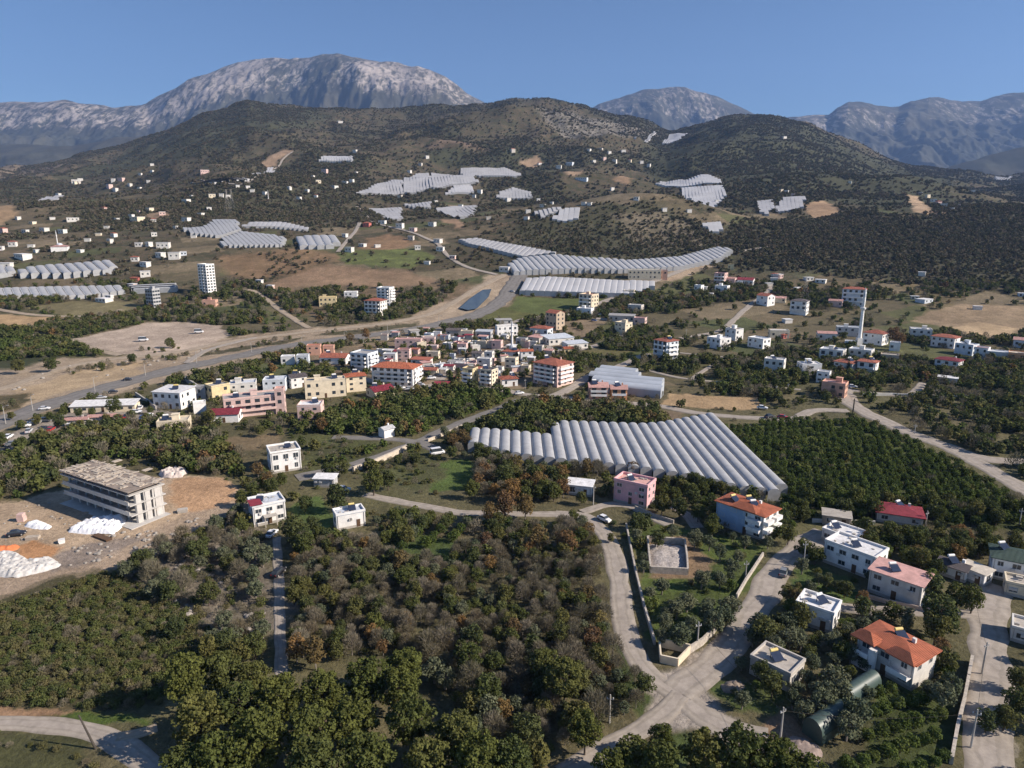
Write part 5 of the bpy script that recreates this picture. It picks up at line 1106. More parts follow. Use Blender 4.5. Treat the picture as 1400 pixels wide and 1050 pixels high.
greenhouse("stepped grey greenhouse, upper block with square top", [(250, 314), (278, 312), (292, 302), (322, 302), (330, 316), (300, 326), (262, 322)], [(300, 304), (318, 326)], 5, 2.4, .15)
greenhouse("large stepped grey greenhouse, lower block ending in a white side", [(302, 328), (330, 318), (375, 323), (390, 328), (386, 338), (306, 339)], [(330, 320), (350, 338)], 5, 2.4, .15)
greenhouse("thin pale greenhouse strip above the stepped grey greenhouse", [(330, 312), (345, 306), (388, 306), (422, 314), (420, 317), (370, 312)], [(370, 306), (366, 313)], 6, 2.5, .3, M_FILM2)
greenhouse("blue grey striped greenhouse right of the stepped grey greenhouse", [(406, 330), (412, 326), (456, 325), (465, 335), (450, 341), (410, 341)], [(430, 326), (438, 341)], 9, 3, 1)
HG = "plastic greenhouses terraced up the far hillside"
for L_, pg, ax, fl in [
 ("leftmost wedge of the white hillside greenhouses", [(487, 266), (510, 254), (535, 247), (550, 247), (551, 267)], [(535, 248), (540, 266)], 0),
 ("tall middle panel of the white hillside greenhouses", [(552, 265), (552, 244), (570, 238), (586, 237), (586, 260), (565, 266)], [(568, 240), (570, 264)], 0),
 ("broad right panel of the white hillside greenhouses", [(588, 258), (588, 237), (612, 239), (655, 250), (640, 253), (618, 254), (600, 259)], [(600, 239), (610, 257)], 0),
 ("small stepped panel under the broad white hillside greenhouse", [(609, 267), (620, 254), (645, 253), (646, 266)], [(625, 255), (628, 266)], 1),
 ("long thin greenhouse high behind the hillside group", [(630, 230), (690, 229), (712, 238), (708, 243), (655, 243), (631, 239)], [(660, 230), (662, 242)], 0),
 ("bluish greenhouse with broken outline right of the hillside group", [(679, 272), (684, 262), (702, 256), (726, 263), (726, 273)], [(700, 257), (702, 272)], 0),
 ("tilted grey greenhouse left below the hillside group", [(505, 287), (512, 286), (548, 285), (549, 302), (528, 300)], [(528, 286), (540, 301)], 0),
 ("little slanted greenhouse between two dark groves", [(553, 280), (590, 277), (588, 286), (566, 286)], [(570, 278), (573, 286)], 0),
 ("blue grey greenhouse right below the hillside group", [(596, 286), (651, 282), (648, 292), (631, 301), (606, 292)], [(610, 286), (632, 298)], 0),
 ("striped greenhouse above the dark dome hill, rear half", [(730, 292), (762, 285), (768, 288), (740, 300)], [(748, 288), (752, 299)], 0),
 ("striped greenhouse above the dark dome hill, front half", [(755, 301), (770, 287), (793, 286), (790, 300), (770, 305)], [(775, 288), (772, 303)], 1),
 ("low upper panel of the white greenhouses on the right hill", [(897, 253), (902, 248), (930, 246), (985, 246), (986, 252), (930, 257)], [(950, 247), (952, 256)], 1),
 ("white front block of the greenhouses on the right hill", [(930, 258), (987, 254), (993, 268), (990, 272), (940, 274)], [(958, 257), (961, 272)], 1),
 ("narrow left one of two greenhouses on the right slope", [(1035, 276), (1055, 274), (1059, 285), (1046, 298), (1040, 291)], [(1045, 276), (1050, 295)], 0),
 ("wide right one of two greenhouses on the right slope", [(1060, 286), (1070, 271), (1100, 270), (1099, 284), (1064, 293)], [(1078, 272), (1080, 288)], 0),
 ("lone small greenhouse at the right foot of the dark dome hill", [(960, 308), (984, 306), (988, 315), (976, 321)], [(970, 307), (974, 320)], 1),
 ("distant square white greenhouse on the left ridge", [(436, 221), (450, 214), (482, 214), (482, 221)], [(460, 215), (462, 221)], 1),
 ("wedge shaped white greenhouse near the ridge top", [(905, 198), (915, 184), (940, 183), (928, 192)], [(925, 184), (918, 196)], 1),
 ("thin white strip greenhouse climbing the rocky ridge", [(868, 190), (895, 180), (897, 183), (870, 193)], [(870, 190), (896, 181)], 1),
 ("small white patch greenhouse on the hazy left slope", [(344, 241), (366, 230), (376, 229), (360, 239)], [(346, 240), (374, 230)], 1),
 ("white greenhouse speck on the far right hill", [(1360, 243), (1384, 241), (1380, 247), (1363, 247)], [(1362, 244), (1382, 243)], 1),
 ("grey shed greenhouse on the left plain horizon", [(53, 276), (75, 268), (88, 268), (78, 275)], [(58, 274), (86, 270)], 0),
 ("pale strip greenhouse beside the hillside houses", [(260, 250), (300, 247), (340, 246), (340, 249), (290, 252)], [(262, 250), (338, 247)], 1),
 ]: greenhouse(L_, pg, ax, 6, 2.2, .07, M_FILM3 if fl else M_FILM2, group=HG)
greenhouse("grey net shade greenhouse behind the salmon gabled house", [(806, 522), (822, 512), (868, 515), (875, 524), (906, 530), (905, 544), (862, 541), (820, 534)], [(825, 515), (870, 520)], 9, 3.6, 1.6, mat("grey_blue_film", (.40, .43, .47), .5, .15, .1))
greenhouse("upper dark tunnel greenhouse beside the villa", [(1146, 958), (1184, 932), (1198, 946), (1164, 974)], [(1150, 962), (1190, 936)], 7, 1.6, 2.0, M_DARKF)
greenhouse("lower dark tunnel greenhouse near the rubble heap", [(1100, 1000), (1142, 972), (1158, 992), (1120, 1022)], [(1106, 1006), (1150, 978)], 7, 1.6, 2.0, M_DARKF)
# ---------------------------------------------------------------- poles, pylons, wires
M_POLE = mat("weathered_pole", (.42, .40, .37), .9, .15)
M_DPOLE = mat("dark_timber_pole", (.07, .06, .05), .9, .2)
def pole(label, px, py, hpx=None, h=9, dark=False, arm=.6, lean=(0, 0), name="utility_pole", r=.16):
    p = at(px, py); k = mpp(p)
    if hpx: h = hpx * k / math.cos(math.atan2(CAMZ - p.z, p.y))
    rt = thing(name, label, "pole", tuple(p)); rt.rotation_euler = (R(lean[0]), R(lean[1]), rnd.uniform(-.5, .5) if not lean[1] else 0)
    m = M_DPOLE if dark else M_POLE
    MB().cyl((0, 0, -1), (0, 0, h), r * 1.2, r * .7, 8).obj("shaft", m, rt)
    if arm and name != "street_lamp":
        MB().box(-arm, arm, -.06, .06, h - .9, h - .76).obj("crossarm", m, rt)
        for s in (-1, 0, 1): MB().cyl((s * arm * .85, 0, h - .757), (s * arm * .85, 0, h - .5), .07, n=6).obj("insulator", M_GUT, rt)
    if name == "street_lamp":
        MB().cyl((0, 0, h - .05), (1.6, 0, h + .4), .06, n=6).obj("arm", m, rt); MB().box(1.4, 2.2, -.16, .16, h + .34, h + .46).obj("lamp_head", M_STEEL, rt)
    return rt, (p.x, p.y, p.z + h - .6)
tops = []
for a in [("leaning dark wooden pole beside the bottom left track", 131, 1024, 42, 9, True, 0, (0, -16)),
          ("pale concrete pole at the wood edge below the winding road", 833, 988, 34), ("concrete pole inside the garden above the corner plot", 953, 886, 33),
          ("pale concrete pole beside the white house terrace left of the pink house", 811, 690, 26), ("concrete pole by the rubble heap near the junction", 1067, 1008, 36),
          ("concrete pole at the top of the lower right lane wall", 1342, 922, 40), ("pole beside the lower end of the lane wall", 1327, 1023, 46),
          ("pole in the dark garden above the lane corner", 1329, 836, 28), ("concrete pole behind the maroon roofed house", 1265, 721, 22), ("pole at the garden wall beside the upper road", 1019, 790, 22),
          ("pole standing on the shaded crossroads by the white bungalows", 1098, 776, 34), ("pole beside the field wall of the citrus orchard", 1393, 720, 24), ("pole beside the valley road bend", 1250, 594, 14)]:
    tops.append(pole(*a)[1])
for a in [("tall reddish lattice pole at the wide country road fork", 1166, 565, 20, 9, True)]: pole(*a, r=.3)
for i, (px, py, hp) in enumerate([(45, 562, 22), (130, 536, 20), (199, 514, 18), (269, 497, 16), (344, 482, 14), (413, 473, 13), (471, 466, 12), (530, 455, 11), (600, 442, 10), (8, 580, 24)]):
    pole(lab("grey street lamp standing along the highway", px, py), px, py, hp, name="street_lamp", r=.13)
for i, (px, py, hp) in enumerate([(660, 522, 14), (718, 532, 14), (885, 441, 9), (938, 459, 9), (1118, 470, 10), (1098, 423, 12), (640, 512, 12), (690, 470, 10), (767, 556, 14), (1200, 490, 11), (1286, 466, 11), (1061, 540, 13), (1077, 536, 12), (590, 470, 10), (497, 472, 9)]):
    pole(lab("thin pale utility pole", px, py), px, py, hp, r=.12, arm=.5)
def wire(label, a, b):
    m = MB(); a, b = Vector(a), Vector(b); n = 14; q = [a + (b - a) * (i / n) - Vector((0, 0, 4 * 1.2 * (i / n) * (1 - i / n))) for i in range(n + 1)]
    for s, e in zip(q[:-1], q[1:]): m.cyl(s, e, .025, n=4)
    tag(m.obj("power_line", M_DPOLE), label, "cable")
wire("thin power line from the rubble heap pole across the dark gardens", tops[4], tops[6])
wire("power line between the garden pole and the junction pole", tops[2], tops[4])
wire("power line along the lower right lane wall", tops[5], tops[6])
wire("power line crossing the lane above the wall", tops[5], tops[7])
def pylon(label, px, py, hpx):
    p = at(px, py); k = mpp(p); h = hpx * k; rt = thing("lattice_pylon", label, "pylon", tuple(p)); m = MB(); b, t_ = h * .12, h * .02; r = h * .0014
    cs = [(sx, sy) for sx, sy in ((-1, -1), (1, -1), (1, 1), (-1, 1))]
    W = lambda z: b + (t_ - b) * min(1, z / (h * .75)) if z < h * .75 else t_
    zs = [h * q for q in (0, .15, .3, .44, .56, .66, .75, .85, 1)]
    for z0, z1 in zip(zs[:-1], zs[1:]):
        for i in range(4):
            a, c_ = cs[i], cs[(i + 1) % 4]; m.cyl((a[0] * W(z0), a[1] * W(z0), z0), (a[0] * W(z1), a[1] * W(z1), z1), r * 1.3, n=4)
            m.cyl((a[0] * W(z0), a[1] * W(z0), z0), (c_[0] * W(z1), c_[1] * W(z1), z1), r, n=4)
    m.obj("lattice_tower", M_POLE, rt)
    for q in (.70, .80, .90): MB().box(-h * .13, h * .13, -r, r, h * q, h * q + r * 2).obj("crossarm", M_STEEL, rt)
pylon("steel lattice pylon on the left hillside above the grey greenhouse", 312, 292, 32)
pylon("second steel pylon right behind the first on the left hillside", 318, 286, 26)
pylon("steel lattice pylon on the slope behind the brown roofed house", 1100, 410, 34)
# ---------------------------------------------------------------- cars
CARC = {"white": (.78, .78, .78), "silver": (.50, .51, .53), "black": (.025, .025, .03), "red": (.40, .03, .03), "blue": (.05, .10, .28), "grey": (.20, .21, .22)}
M_TYRE = mat("tyre_rubber", (.02, .02, .02), .9, .1); M_LAMP = mat("lamp_glass", (.8, .8, .75), .2, .05)
M_TAIL = mat("tail_lamp", (.45, .02, .02), .3, .05)
def make_car(cn, van=False):
    m = mat("paint_" + cn, CARC[cn], .3, .05, 1, spec=.6); rt = link("car", None)
    xs = [-2.15, -2.05, -1.45, -.75, .55, 1.15, 2.0, 2.15]; top = [.62, .88, .95, 1.0, 1.0, .95, .80, .6]
    if van: top = [.8, 1.0, 1.0, 1.0, 1.0, 1.0, .95, .7]
    V, F = [], []
    for x, t_ in zip(xs, top):
        e = .82 if abs(x) < 2 else .70
        V += [(x, -e, .28), (x, -e - .03, .6 * t_ + .1), (x, -e + .08, t_), (x, e - .08, t_), (x, e + .03, .6 * t_ + .1), (x, e, .28)]
    n = len(xs)
    for i in range(n - 1):
        for k in range(6): F.append((i * 6 + k, i * 6 + (k + 1) % 6, (i + 1) * 6 + (k + 1) % 6, (i + 1) * 6 + k))
    F += [tuple(range(6)), tuple(range((n - 1) * 6 + 5, (n - 1) * 6 - 1, -1))]
    MB().add(V, F).obj("body", m, rt)
    h1 = 1.42 if not van else 1.95; b = (-1.75, .95) if not van else (-2.0, 1.5); t_ = (-1.15, .30) if not van else (-1.9, .9)
    cab = lambda i0, z0, z1, e0, e1, g: [(b[0] + (t_[0] - b[0]) * i0, -e0, z0), (b[1] + (t_[1] - b[1]) * i0, -e0, z0), (b[1] + (t_[1] - b[1]) * i0, e0, z0), (b[0] + (t_[0] - b[0]) * i0, e0, z0), (t_[0], -e1, z1), (t_[1], -e1, z1), (t_[1], e1, z1), (t_[0], e1, z1)]
    BF = [(3, 2, 1, 0), (4, 5, 6, 7), (0, 1, 5, 4), (1, 2, 6, 5), (2, 3, 7, 6), (3, 0, 4, 7)]
    MB().add(cab(0, .96, h1, .74, .62, 0), BF).obj("windows", M_WIN, rt)
    MB().box(t_[0] - .03, t_[1] + .03, -.64, .64, h1 + .002, h1 + .06).obj("roof", m, rt)
    for x in (-1.35, 1.35):
        for s in (-1, 1): w = MB().cyl((x, s * .66, .32), (x, s * .88, .32), .32, n=12).obj("wheel", M_TYRE, rt); MB().cyl((x, s * .881, .32), (x, s * .90, .32), .18, n=8).obj("rim", M_STEEL, w)
    for s in (-1, 1): MB().box(2.10, 2.18, s * .6 - .15, s * .6 + .15, .58, .72).obj("headlight", M_LAMP, rt); MB().box(-2.18, -2.12, s * .6 - .13, s * .6 + .13, .62, .78).obj("tail_light", M_TAIL, rt)
    return rt
CARS = {}
def car(cn, px, py, deg, label, van=False, group=None, s=1.0):
    key = (cn, van)
    if key not in CARS: c = CARS[key] = make_car(cn, van)
    else: c = copy_tree(CARS[key])
    p = at(px, py); c.location = (p.x, p.y, p.z + .14 + p.y * .0009); c.rotation_euler = (0, 0, R(deg)); c.scale = (s, s, s)
    tag(c, label, "van" if van else "car", group)
car("white", 826, 713, -50, "white hatchback driving round the bend of the winding road")
car("grey", 1071, 786, 60, "dark grey car parked in the shade on the upper road")
car("white", 372, 733, 80, "white car parked under the porch of the maroon awning house")
car("black", 23, 733, 20, "black pickup sized car parked on the bare construction site")
car("black", 381, 786, 75, "black car on the narrow straight lane")
car("white", 598, 622, 25, "white delivery van parked under trees by the road fork", True, s=1.2)
car("silver", 470, 672, -10, "silver car beside the small grey shed")
car("white", 540, 459, 12, "white truck sized van on the highway behind the town", True, s=1.5)
car("grey", 273, 510, 12, "grey car driving on the highway near the showroom")
car("black", 175, 521, 15, "black car driving on the highway left of the showroom")
car("white", 61, 561, 15, "white car driving on the highway at the market")
car("black", 155, 538, 20, "black car pulled up at the showroom entrance")
for px, py in [(157, 555), (139, 546)]: car("blue" if px > 150 else "silver", px, py, 20, lab("parked car", px, py))
car("white", 196, 485 - 18, 10, "white digger truck parked on the beige dirt lot, left of two", True, s=1.4)
car("white", 272, 456, 10, "white truck parked on the beige dirt lot, right of two", True, s=1.4)
i = 0
for px, py in [(33, 585), (40, 592), (47, 580), (62, 577), (70, 590), (80, 584), (95, 585), (108, 588), (118, 580), (130, 582), (146, 576), (160, 583), (168, 574), (178, 570), (186, 566), (195, 574), (205, 571), (92, 597), (12, 600), (18, 610), (30, 607), (5, 620), (192, 560), (176, 556)]:
    c_ = ["white", "silver", "white", "grey", "red", "black", "white", "blue"][i % 8]; i += 1
    car(c_, px, py, rnd.choice([20, 110, 15, 100]), lab(f"{c_} car parked at the market", px, py), group="cars parked around the roadside market", s=1.1)
for px, py in [(568, 523), (575, 528), (590, 519), (600, 515), (607, 529), (612, 512), (622, 520), (628, 508), (640, 495), (560, 534), (548, 533), (650, 488), (615, 470), (600, 468), (583, 458), (640, 462), (662, 459), (670, 470), (605, 485), (530, 487), (738, 470), (790, 434), (800, 430), (812, 440), (822, 432), (640, 530), (710, 540), (790, 545), (1042, 560), (1052, 572), (1070, 573), (1300, 470), (1165, 531), (700, 400), (760, 438)]:
    c_ = ["white", "silver", "white", "grey", "white", "black", "red", "blue"][i % 8]; i += 1
    car(c_, px, py, rnd.choice([-30, 60, -25, 20]), lab(f"{c_} car parked in the streets", px, py), group="cars in the village streets", s=1.05)
# ---------------------------------------------------------------- plants: the shapes of each kind
def ico(sub=1):
    import bmesh
    bm = bmesh.new(); bmesh.ops.create_icosphere(bm, subdivisions=sub, radius=1); V = np.array([v.co[:] for v in bm.verts]); F = np.array([[v.index for v in f.verts] for f in bm.faces]); bm.free(); return V, F
def cards(C, Nn, size, rs, aspect=1.0):
    """small leaf sprays: one quad per centre, facing roughly Nn"""
    n = len(C); r = rs.normal(size=(n, 3)); N = Nn + r * .55; N /= np.linalg.norm(N, axis=1)[:, None]
    U = np.cross(N, rs.normal(size=(n, 3))); U /= np.linalg.norm(U, axis=1)[:, None]; V = np.cross(N, U); s = (size * rs.uniform(.6, 1.35, n))[:, None]
    q = np.stack([C - U * s - V * s * aspect, C + U * s * .9 - V * s * aspect * .6, C + U * s + V * s * aspect, C - U * s * .7 + V * s * aspect * .9], 1)
    return q.reshape(-1, 3), np.arange(n * 4).reshape(n, 4)
def crown(rs, h0, h1, rad, lobes, per, leaf, flat=1.0, top=.5, cone=False, lobe_r=.42):
    """leaf sprays over the surfaces of several unequal lobes that make one crown"""
    Cs, Ns = [], []; hh = h1 - h0
    for i in range(lobes):
        t = (i + rs.uniform(.2, .8)) / lobes; a = i * 2.4 + rs.uniform(-.4, .4)
        if cone: rr = rad * (1 - t) ** .8 * rs.uniform(.35, .8); zc = h0 + hh * t; lr = rad * lobe_r * (1.15 - t)
        else: rr = rad * rs.uniform(.25, .78) * math.sqrt(max(.05, 1 - (2 * t - 1) ** 2 * .8)); zc = h0 + hh * (.15 + .7 * t); lr = rad * lobe_r * rs.uniform(.75, 1.25)
        c = np.array([rr * math.cos(a), rr * math.sin(a), zc]); n = int(per * (lr / (rad * lobe_r)) ** 2) + 6
        d = rs.normal(size=(n, 3)); d /= np.linalg.norm(d, axis=1)[:, None]; d = d[d[:, 2] > -.65]; q = d * lr * rs.uniform(.72, 1.06, len(d))[:, None]; q[:, 2] *= flat
        Cs.append(c + q); Ns.append(d)
    C = np.concatenate(Cs); N = np.concatenate(Ns); N = N * .6 + np.array([0, 0, .5]); return cards(C, N, leaf, rs)
def twigs(rs, h0, h1, rad, n, L, wd):
    """fine bare twigs fanning up and outward"""
    t = rs.uniform(0, 1, n); a = rs.uniform(0, 6.283, n); rr = rad * np.sqrt(rs.uniform(0, 1, n)) * (1 - .55 * t ** 2); z = h0 + (h1 - h0) * t * (1 - .25 * (rr / rad) ** 2)
    B = np.stack([rr * np.cos(a), rr * np.sin(a), z], 1); D = np.stack([np.cos(a) * rr / rad, np.sin(a) * rr / rad, .7 + rs.uniform(0, .6, n)], 1) + rs.normal(size=(n, 3)) * .35
    D /= np.linalg.norm(D, axis=1)[:, None]; S = np.cross(D, rs.normal(size=(n, 3))); S /= np.linalg.norm(S, axis=1)[:, None]; l = (L * rs.uniform(.5, 1.3, n))[:, None]; w_ = wd * rs.uniform(.6, 1.3, n)[:, None]
    q = np.stack([B - S * w_, B + S * w_, B + D * l + S * w_ * .4, B + D * l - S * w_ * .4], 1); return q.reshape(-1, 3), np.arange(n * 4).reshape(n, 4)
def trunk_mesh(rs, h, r, spread, limbs, m, z1=.75):
    b = MB(); top = Vector((rs.uniform(-.3, .3), rs.uniform(-.3, .3), h * z1)); mid = Vector((rs.uniform(-.15, .15), rs.uniform(-.15, .15), h * .35))
    b.cyl((0, 0, -.6), mid, r, r * .75, 7).cyl(mid, top, r * .75, r * .3, 6)
    for i in range(limbs):
        a = i * 2.4 + rs.uniform(-.3, .3); t = rs.uniform(.25, .95); p = mid + (top - mid) * t; q = p + Vector((math.cos(a), math.sin(a), rs.uniform(.5, 1.1))) * spread * rs.uniform(.45, .8); b.cyl(p, q, r * .4, r * .12, 5)
    return b.mesh("trunk", m)
BARK = mat("bark", (.11, .085, .065), .95, .3, 3); BARKG = mat("grey_bark", (.22, .19, .165), .95, .25, 3)
LM_ = {"pine": leafmat("pine_needles", [(0.085, 0.100, 0.030), (0.115, 0.125, 0.036), (0.075, 0.092, 0.032), (0.13, 0.13, 0.042)], .2),
       "broad": leafmat("broad_leaves", [(0.075, 0.090, 0.032), (0.110, 0.120, 0.038), (0.085, 0.102, 0.042), (0.140, 0.132, 0.046), (0.064, 0.080, 0.034)], .2),
       "olive": leafmat("olive_leaves", [(0.116, 0.132, 0.078), (0.147, 0.155, 0.093), (0.093, 0.112, 0.065)], .15),
       "citrus": leafmat("citrus_leaves", [(0.082, 0.112, 0.032), (0.108, 0.140, 0.038), (0.070, 0.098, 0.032), (0.135, 0.160, 0.045)], .25),
       "autumn": leafmat("autumn_leaves", [(0.19, 0.115, 0.058), (0.15, 0.115, 0.052), (0.235, 0.145, 0.058), (0.16, 0.10, 0.06), (0.19, 0.155, 0.06)], .25),
       "bare": leafmat("bare_twigs", [(0.22, 0.19, 0.135), (0.175, 0.155, 0.105), (0.27, 0.235, 0.175), (0.15, 0.14, 0.09), (0.20, 0.165, 0.11)], .1, .25),
       "shrub": leafmat("shrub_leaves", [(0.092, 0.108, 0.040), (0.125, 0.130, 0.046), (0.14, 0.122, 0.060), (0.076, 0.096, 0.036), (0.115, 0.128, 0.042), (0.165, 0.14, 0.085)], .15),
       "cypress": leafmat("cypress_leaves", [(0.046, 0.065, 0.031), (0.056, 0.078, 0.034)], .1),
       "far": leafmat("far_foliage", [(.088,.090,.050),(.12,.105,.065),(.145,.115,.078),(.075,.082,.045),(.10,.096,.052)], .1, .3)}
KIND = {}                                  # kind -> [(crown mesh, trunk mesh)]
def variants(kind, n, fn): KIND[kind] = [fn(np.random.RandomState(100 + 17 * i + len(kind)), i) for i in range(n)]
def cm(q, kind, nm="crown"): return mesh_np(nm, q[0], q[1], LM_[kind])
variants("pine_tree", 5, lambda rs, i: (cm(crown(rs, 2.2, 10.8, 4.5, 84, 70, .145, .8, lobe_r=.17), "pine"), trunk_mesh(rs, 10, .26, 2.6, 9, BARK)))
variants("broadleaf_tree", 5, lambda rs, i: (cm(crown(rs, .9, 5.7, 2.7, 34, 62, .125, .9, lobe_r=.24), "broad"), trunk_mesh(rs, 5.5, .16, 1.6, 6, BARK)))
variants("olive_tree", 4, lambda rs, i: (cm(crown(rs, 1.0, 4.4, 2.3, 28, 56, .11, .85, lobe_r=.25), "olive"), trunk_mesh(rs, 4, .2, 1.4, 6, BARKG)))
variants("citrus_tree", 4, lambda rs, i: (cm(crown(rs, .4, 3.1, 1.75, 12, 75, .125, .9, lobe_r=.40), "citrus"), trunk_mesh(rs, 2.6, .1, .9, 3, BARK)))
variants("autumn_tree", 4, lambda rs, i: (cm(crown(rs, 1.0, 6.0, 2.5, 32, 44, .125, .95, lobe_r=.24), "autumn"), trunk_mesh(rs, 5.8, .15, 1.6, 7, BARKG)))
variants("leafless_tree", 5, lambda rs, i: (cm(twigs(rs, 1.3, 4.9, 2.4, 1500, .75, .036), "bare"), trunk_mesh(rs, 5.2, .15, 2.0, 12, BARKG, .8)))
variants("cypress_tree", 2, lambda rs, i: (cm(crown(rs, .5, 8.5, 1.3, 22, 60, .16, 1.5, cone=True, lobe_r=.62), "cypress"), trunk_mesh(rs, 8, .15, .5, 2, BARK)))
def shrubm(rs, i):
    q = crown(rs, -.1, 1.6, 1.4, 11, 46, .095, .8, lobe_r=.36)
    return (cm(q, "shrub", "shrub"), None)
variants("shrub", 6, shrubm)
def deadshrub(rs, i): return (cm(twigs(rs, -.1, 1.5, 1.3, 420, .5, .028), "bare", "dry_bush"), None)
variants("dry_bush", 3, deadshrub)
# light crowns for the mass planting farther off
variants("mid_broad", 4, lambda rs, i: (cm(crown(rs, .0, 4.8, 2.6, 7, 30, .36, .85, lobe_r=.46), "broad"), None))
variants("mid_citrus", 3, lambda rs, i: (cm(crown(rs, .0, 3.0, 1.8, 5, 30, .30, .9, lobe_r=.52), "citrus"), None))
variants("mid_bare", 3, lambda rs, i: (cm(twigs(rs, .3, 4.4, 2.4, 320, .9, .08), "bare"), None))
variants("mid_autumn", 2, lambda rs, i: (cm(crown(rs, .2, 5.4, 2.4, 7, 24, .34, .95, lobe_r=.42), "autumn"), None))
variants("far_tree", 4, lambda rs, i: (cm(crown(rs, -.5, 5.0, 3.0, 4, 16, .75, .85, lobe_r=.6), "far"), None))
# ---------------------------------------------------------------- where they grow
PTS = {}                                   # kind -> list of (x, y, scale, px, py)
GRID = {}
def free(x, y, m=0):
    i, j = int(x - XR0), int(y - YR0)
    if 0 <= i < XN and 0 <= j < YN: return not CLEAR[j, i]
    return True
def put(kind, x, y, s, force=False, gap=.0):
    if not force and not free(x, y): return False
    if gap:
        c = int(x / 2), int(y / 2)
        for a in (-1, 0, 1):
            for b in (-1, 0, 1):
                for (X, Y, G) in GRID.get((c[0] + a, c[1] + b), ()):
                    if (X - x) ** 2 + (Y - y) ** 2 < (min(gap, G)) ** 2: return False
        GRID.setdefault(c, []).append((x, y, gap))
    PTS.setdefault(kind, []).append((x, y, s)); return True
def fill(poly, mix, spacing, sc=(.8, 1.25), rows=None, gap=None, dens=None):
    P = wpoly(poly); xs = [p[0] for p in P]; ys = [p[1] for p in P]; ks = list(mix); ws = list(mix.values())
    if rows is not None:                    # orchard rows at an angle
        a = R(rows[0]); u = Vector((math.cos(a), math.sin(a))); v = Vector((-u.y, u.x)); c = Vector((sum(xs) / len(xs), sum(ys) / len(ys))); rad = max(max(xs) - min(xs), max(ys) - min(ys))
        n1, n2 = int(rad / rows[1]) + 1, int(rad / rows[2]) + 1
        for i in range(-n1, n1):
            for j in range(-n2, n2):
                p = c + u * (i * rows[1] + rnd.uniform(-.35, .35)) + v * (j * rows[2] + rnd.uniform(-.35, .35))
                if inpoly(p.x, p.y, P) and rnd.random() > .05: put(rnd.choices(ks, ws)[0], p.x, p.y, rnd.uniform(*sc))
        return
    A = (max(xs) - min(xs)) * (max(ys) - min(ys)); n = int(A / spacing ** 2 * 2.2)
    X = np.array([rnd.uniform(min(xs), max(xs)) for _ in range(n)]); Y = np.array([rnd.uniform(min(ys), max(ys)) for _ in range(n)])
    ins = inpoly(X, Y, P); D = fbm(X / 22, Y / 22, 3, 61); g = gap or spacing * .8
    for k in np.nonzero(ins)[0]:
        if dens is not None and D[k] < dens: continue
        put(rnd.choices(ks, ws)[0], float(X[k]), float(Y[k]), rnd.uniform(*sc), gap=g)
for pg in ([(-40, 545), (60, 520), (150, 505), (260, 490), (380, 470), (450, 460), (560, 447), (540, 440), (400, 458), (300, 470), (150, 495), (0, 535)], [(60, 490), (200, 478), (320, 462), (420, 452), (430, 462), (320, 478), (200, 498), (60, 520)], [(-40, 570), (60, 545), (140, 522), (150, 530), (60, 555), (-40, 600)]):
    P = wpoly(pg); xs = [p[0] for p in P]; ys = [p[1] for p in P]
    for _ in range(520):
        x, y = rnd.uniform(min(xs), max(xs)), rnd.uniform(min(ys), max(ys))
        if inpoly(x, y, P) and float(fbm(x / 12, y / 12, 2, 8)) > .5 and not any(RC[int(y - YR0) + b, int(x - XR0) + a] for a in (-2, 2) for b in (-2, 2)): put(rnd.choice(["mid_bare", "mid_broad", "mid_bare"]), x, y, rnd.uniform(.3, .75), True)
# pines placed one by one: crown centre in the photo
for px, py, s in [(252, 932, 1.0), (300, 918, .95), (272, 985, 1.05), (330, 962, 1.0), (382, 955, 1.0), (442, 948, .95), (503, 932, 1.0), (552, 912, .9), (483, 985, 1.05), (422, 1008, 1.05), (355, 1018, 1.1), (562, 988, 1.0), (545, 945, .9),
                  (622, 1005, 1.0), (300, 1040, 1.1), (500, 1040, 1.1), (655, 1046, 1.0), (772, 925, .95), (745, 905, .8), (585, 1045, 1.0), (700, 1048, .9), (430, 1060, 1.1), (250, 1050, 1.0), (345, 925, .8),
                  (962, 1035, .9), (1012, 1032, 1.0), (1060, 1040, .95), (905, 1050, .85), (1100, 1060, .9), (800, 1000, .7), (866, 1030, .8), (838, 1050, .8), (905, 1012, .55), (640, 900, .7)]:
    p = at(px, py, 6.2 * s); put("pine_tree", p.x, p.y, s, True, 2.5)
def spot(kind, L):
    hh = {"broadleaf_tree": 3, "olive_tree": 2.6, "autumn_tree": 3.4, "leafless_tree": 3, "citrus_tree": 1.7, "cypress_tree": 4.5, "pine_tree": 6, "shrub": .7}[kind]
    for px, py, s in L: p = at(px, py, hh * s); put(kind, p.x, p.y, s, True, 1.5)
spot("autumn_tree", [(690, 690, 1.5), (700, 668, 1.4), (765, 650, 1.1), (865, 637, .9), (870, 640, .7), (1222, 455, 2.2), (1230, 462, 1.8), (718, 690, 1.3), (670, 700, 1.1), (735, 735, 1.2), (775, 740, 1.3), (1286, 885, .75), (500, 455, 1.5), (478, 462, 1.3), (430, 892, 1.1), (405, 885, 1.0), (810, 870, .9), (820, 845, .7), (440, 578, 1.2), (1090, 815, .8), (1180, 820, .7), (352, 640, 1.0), (366, 655, .9), (765, 655, .9), (1310, 755, 1.0), (1190, 870, .8), (545, 765, 1.0), (600, 545, .9)])
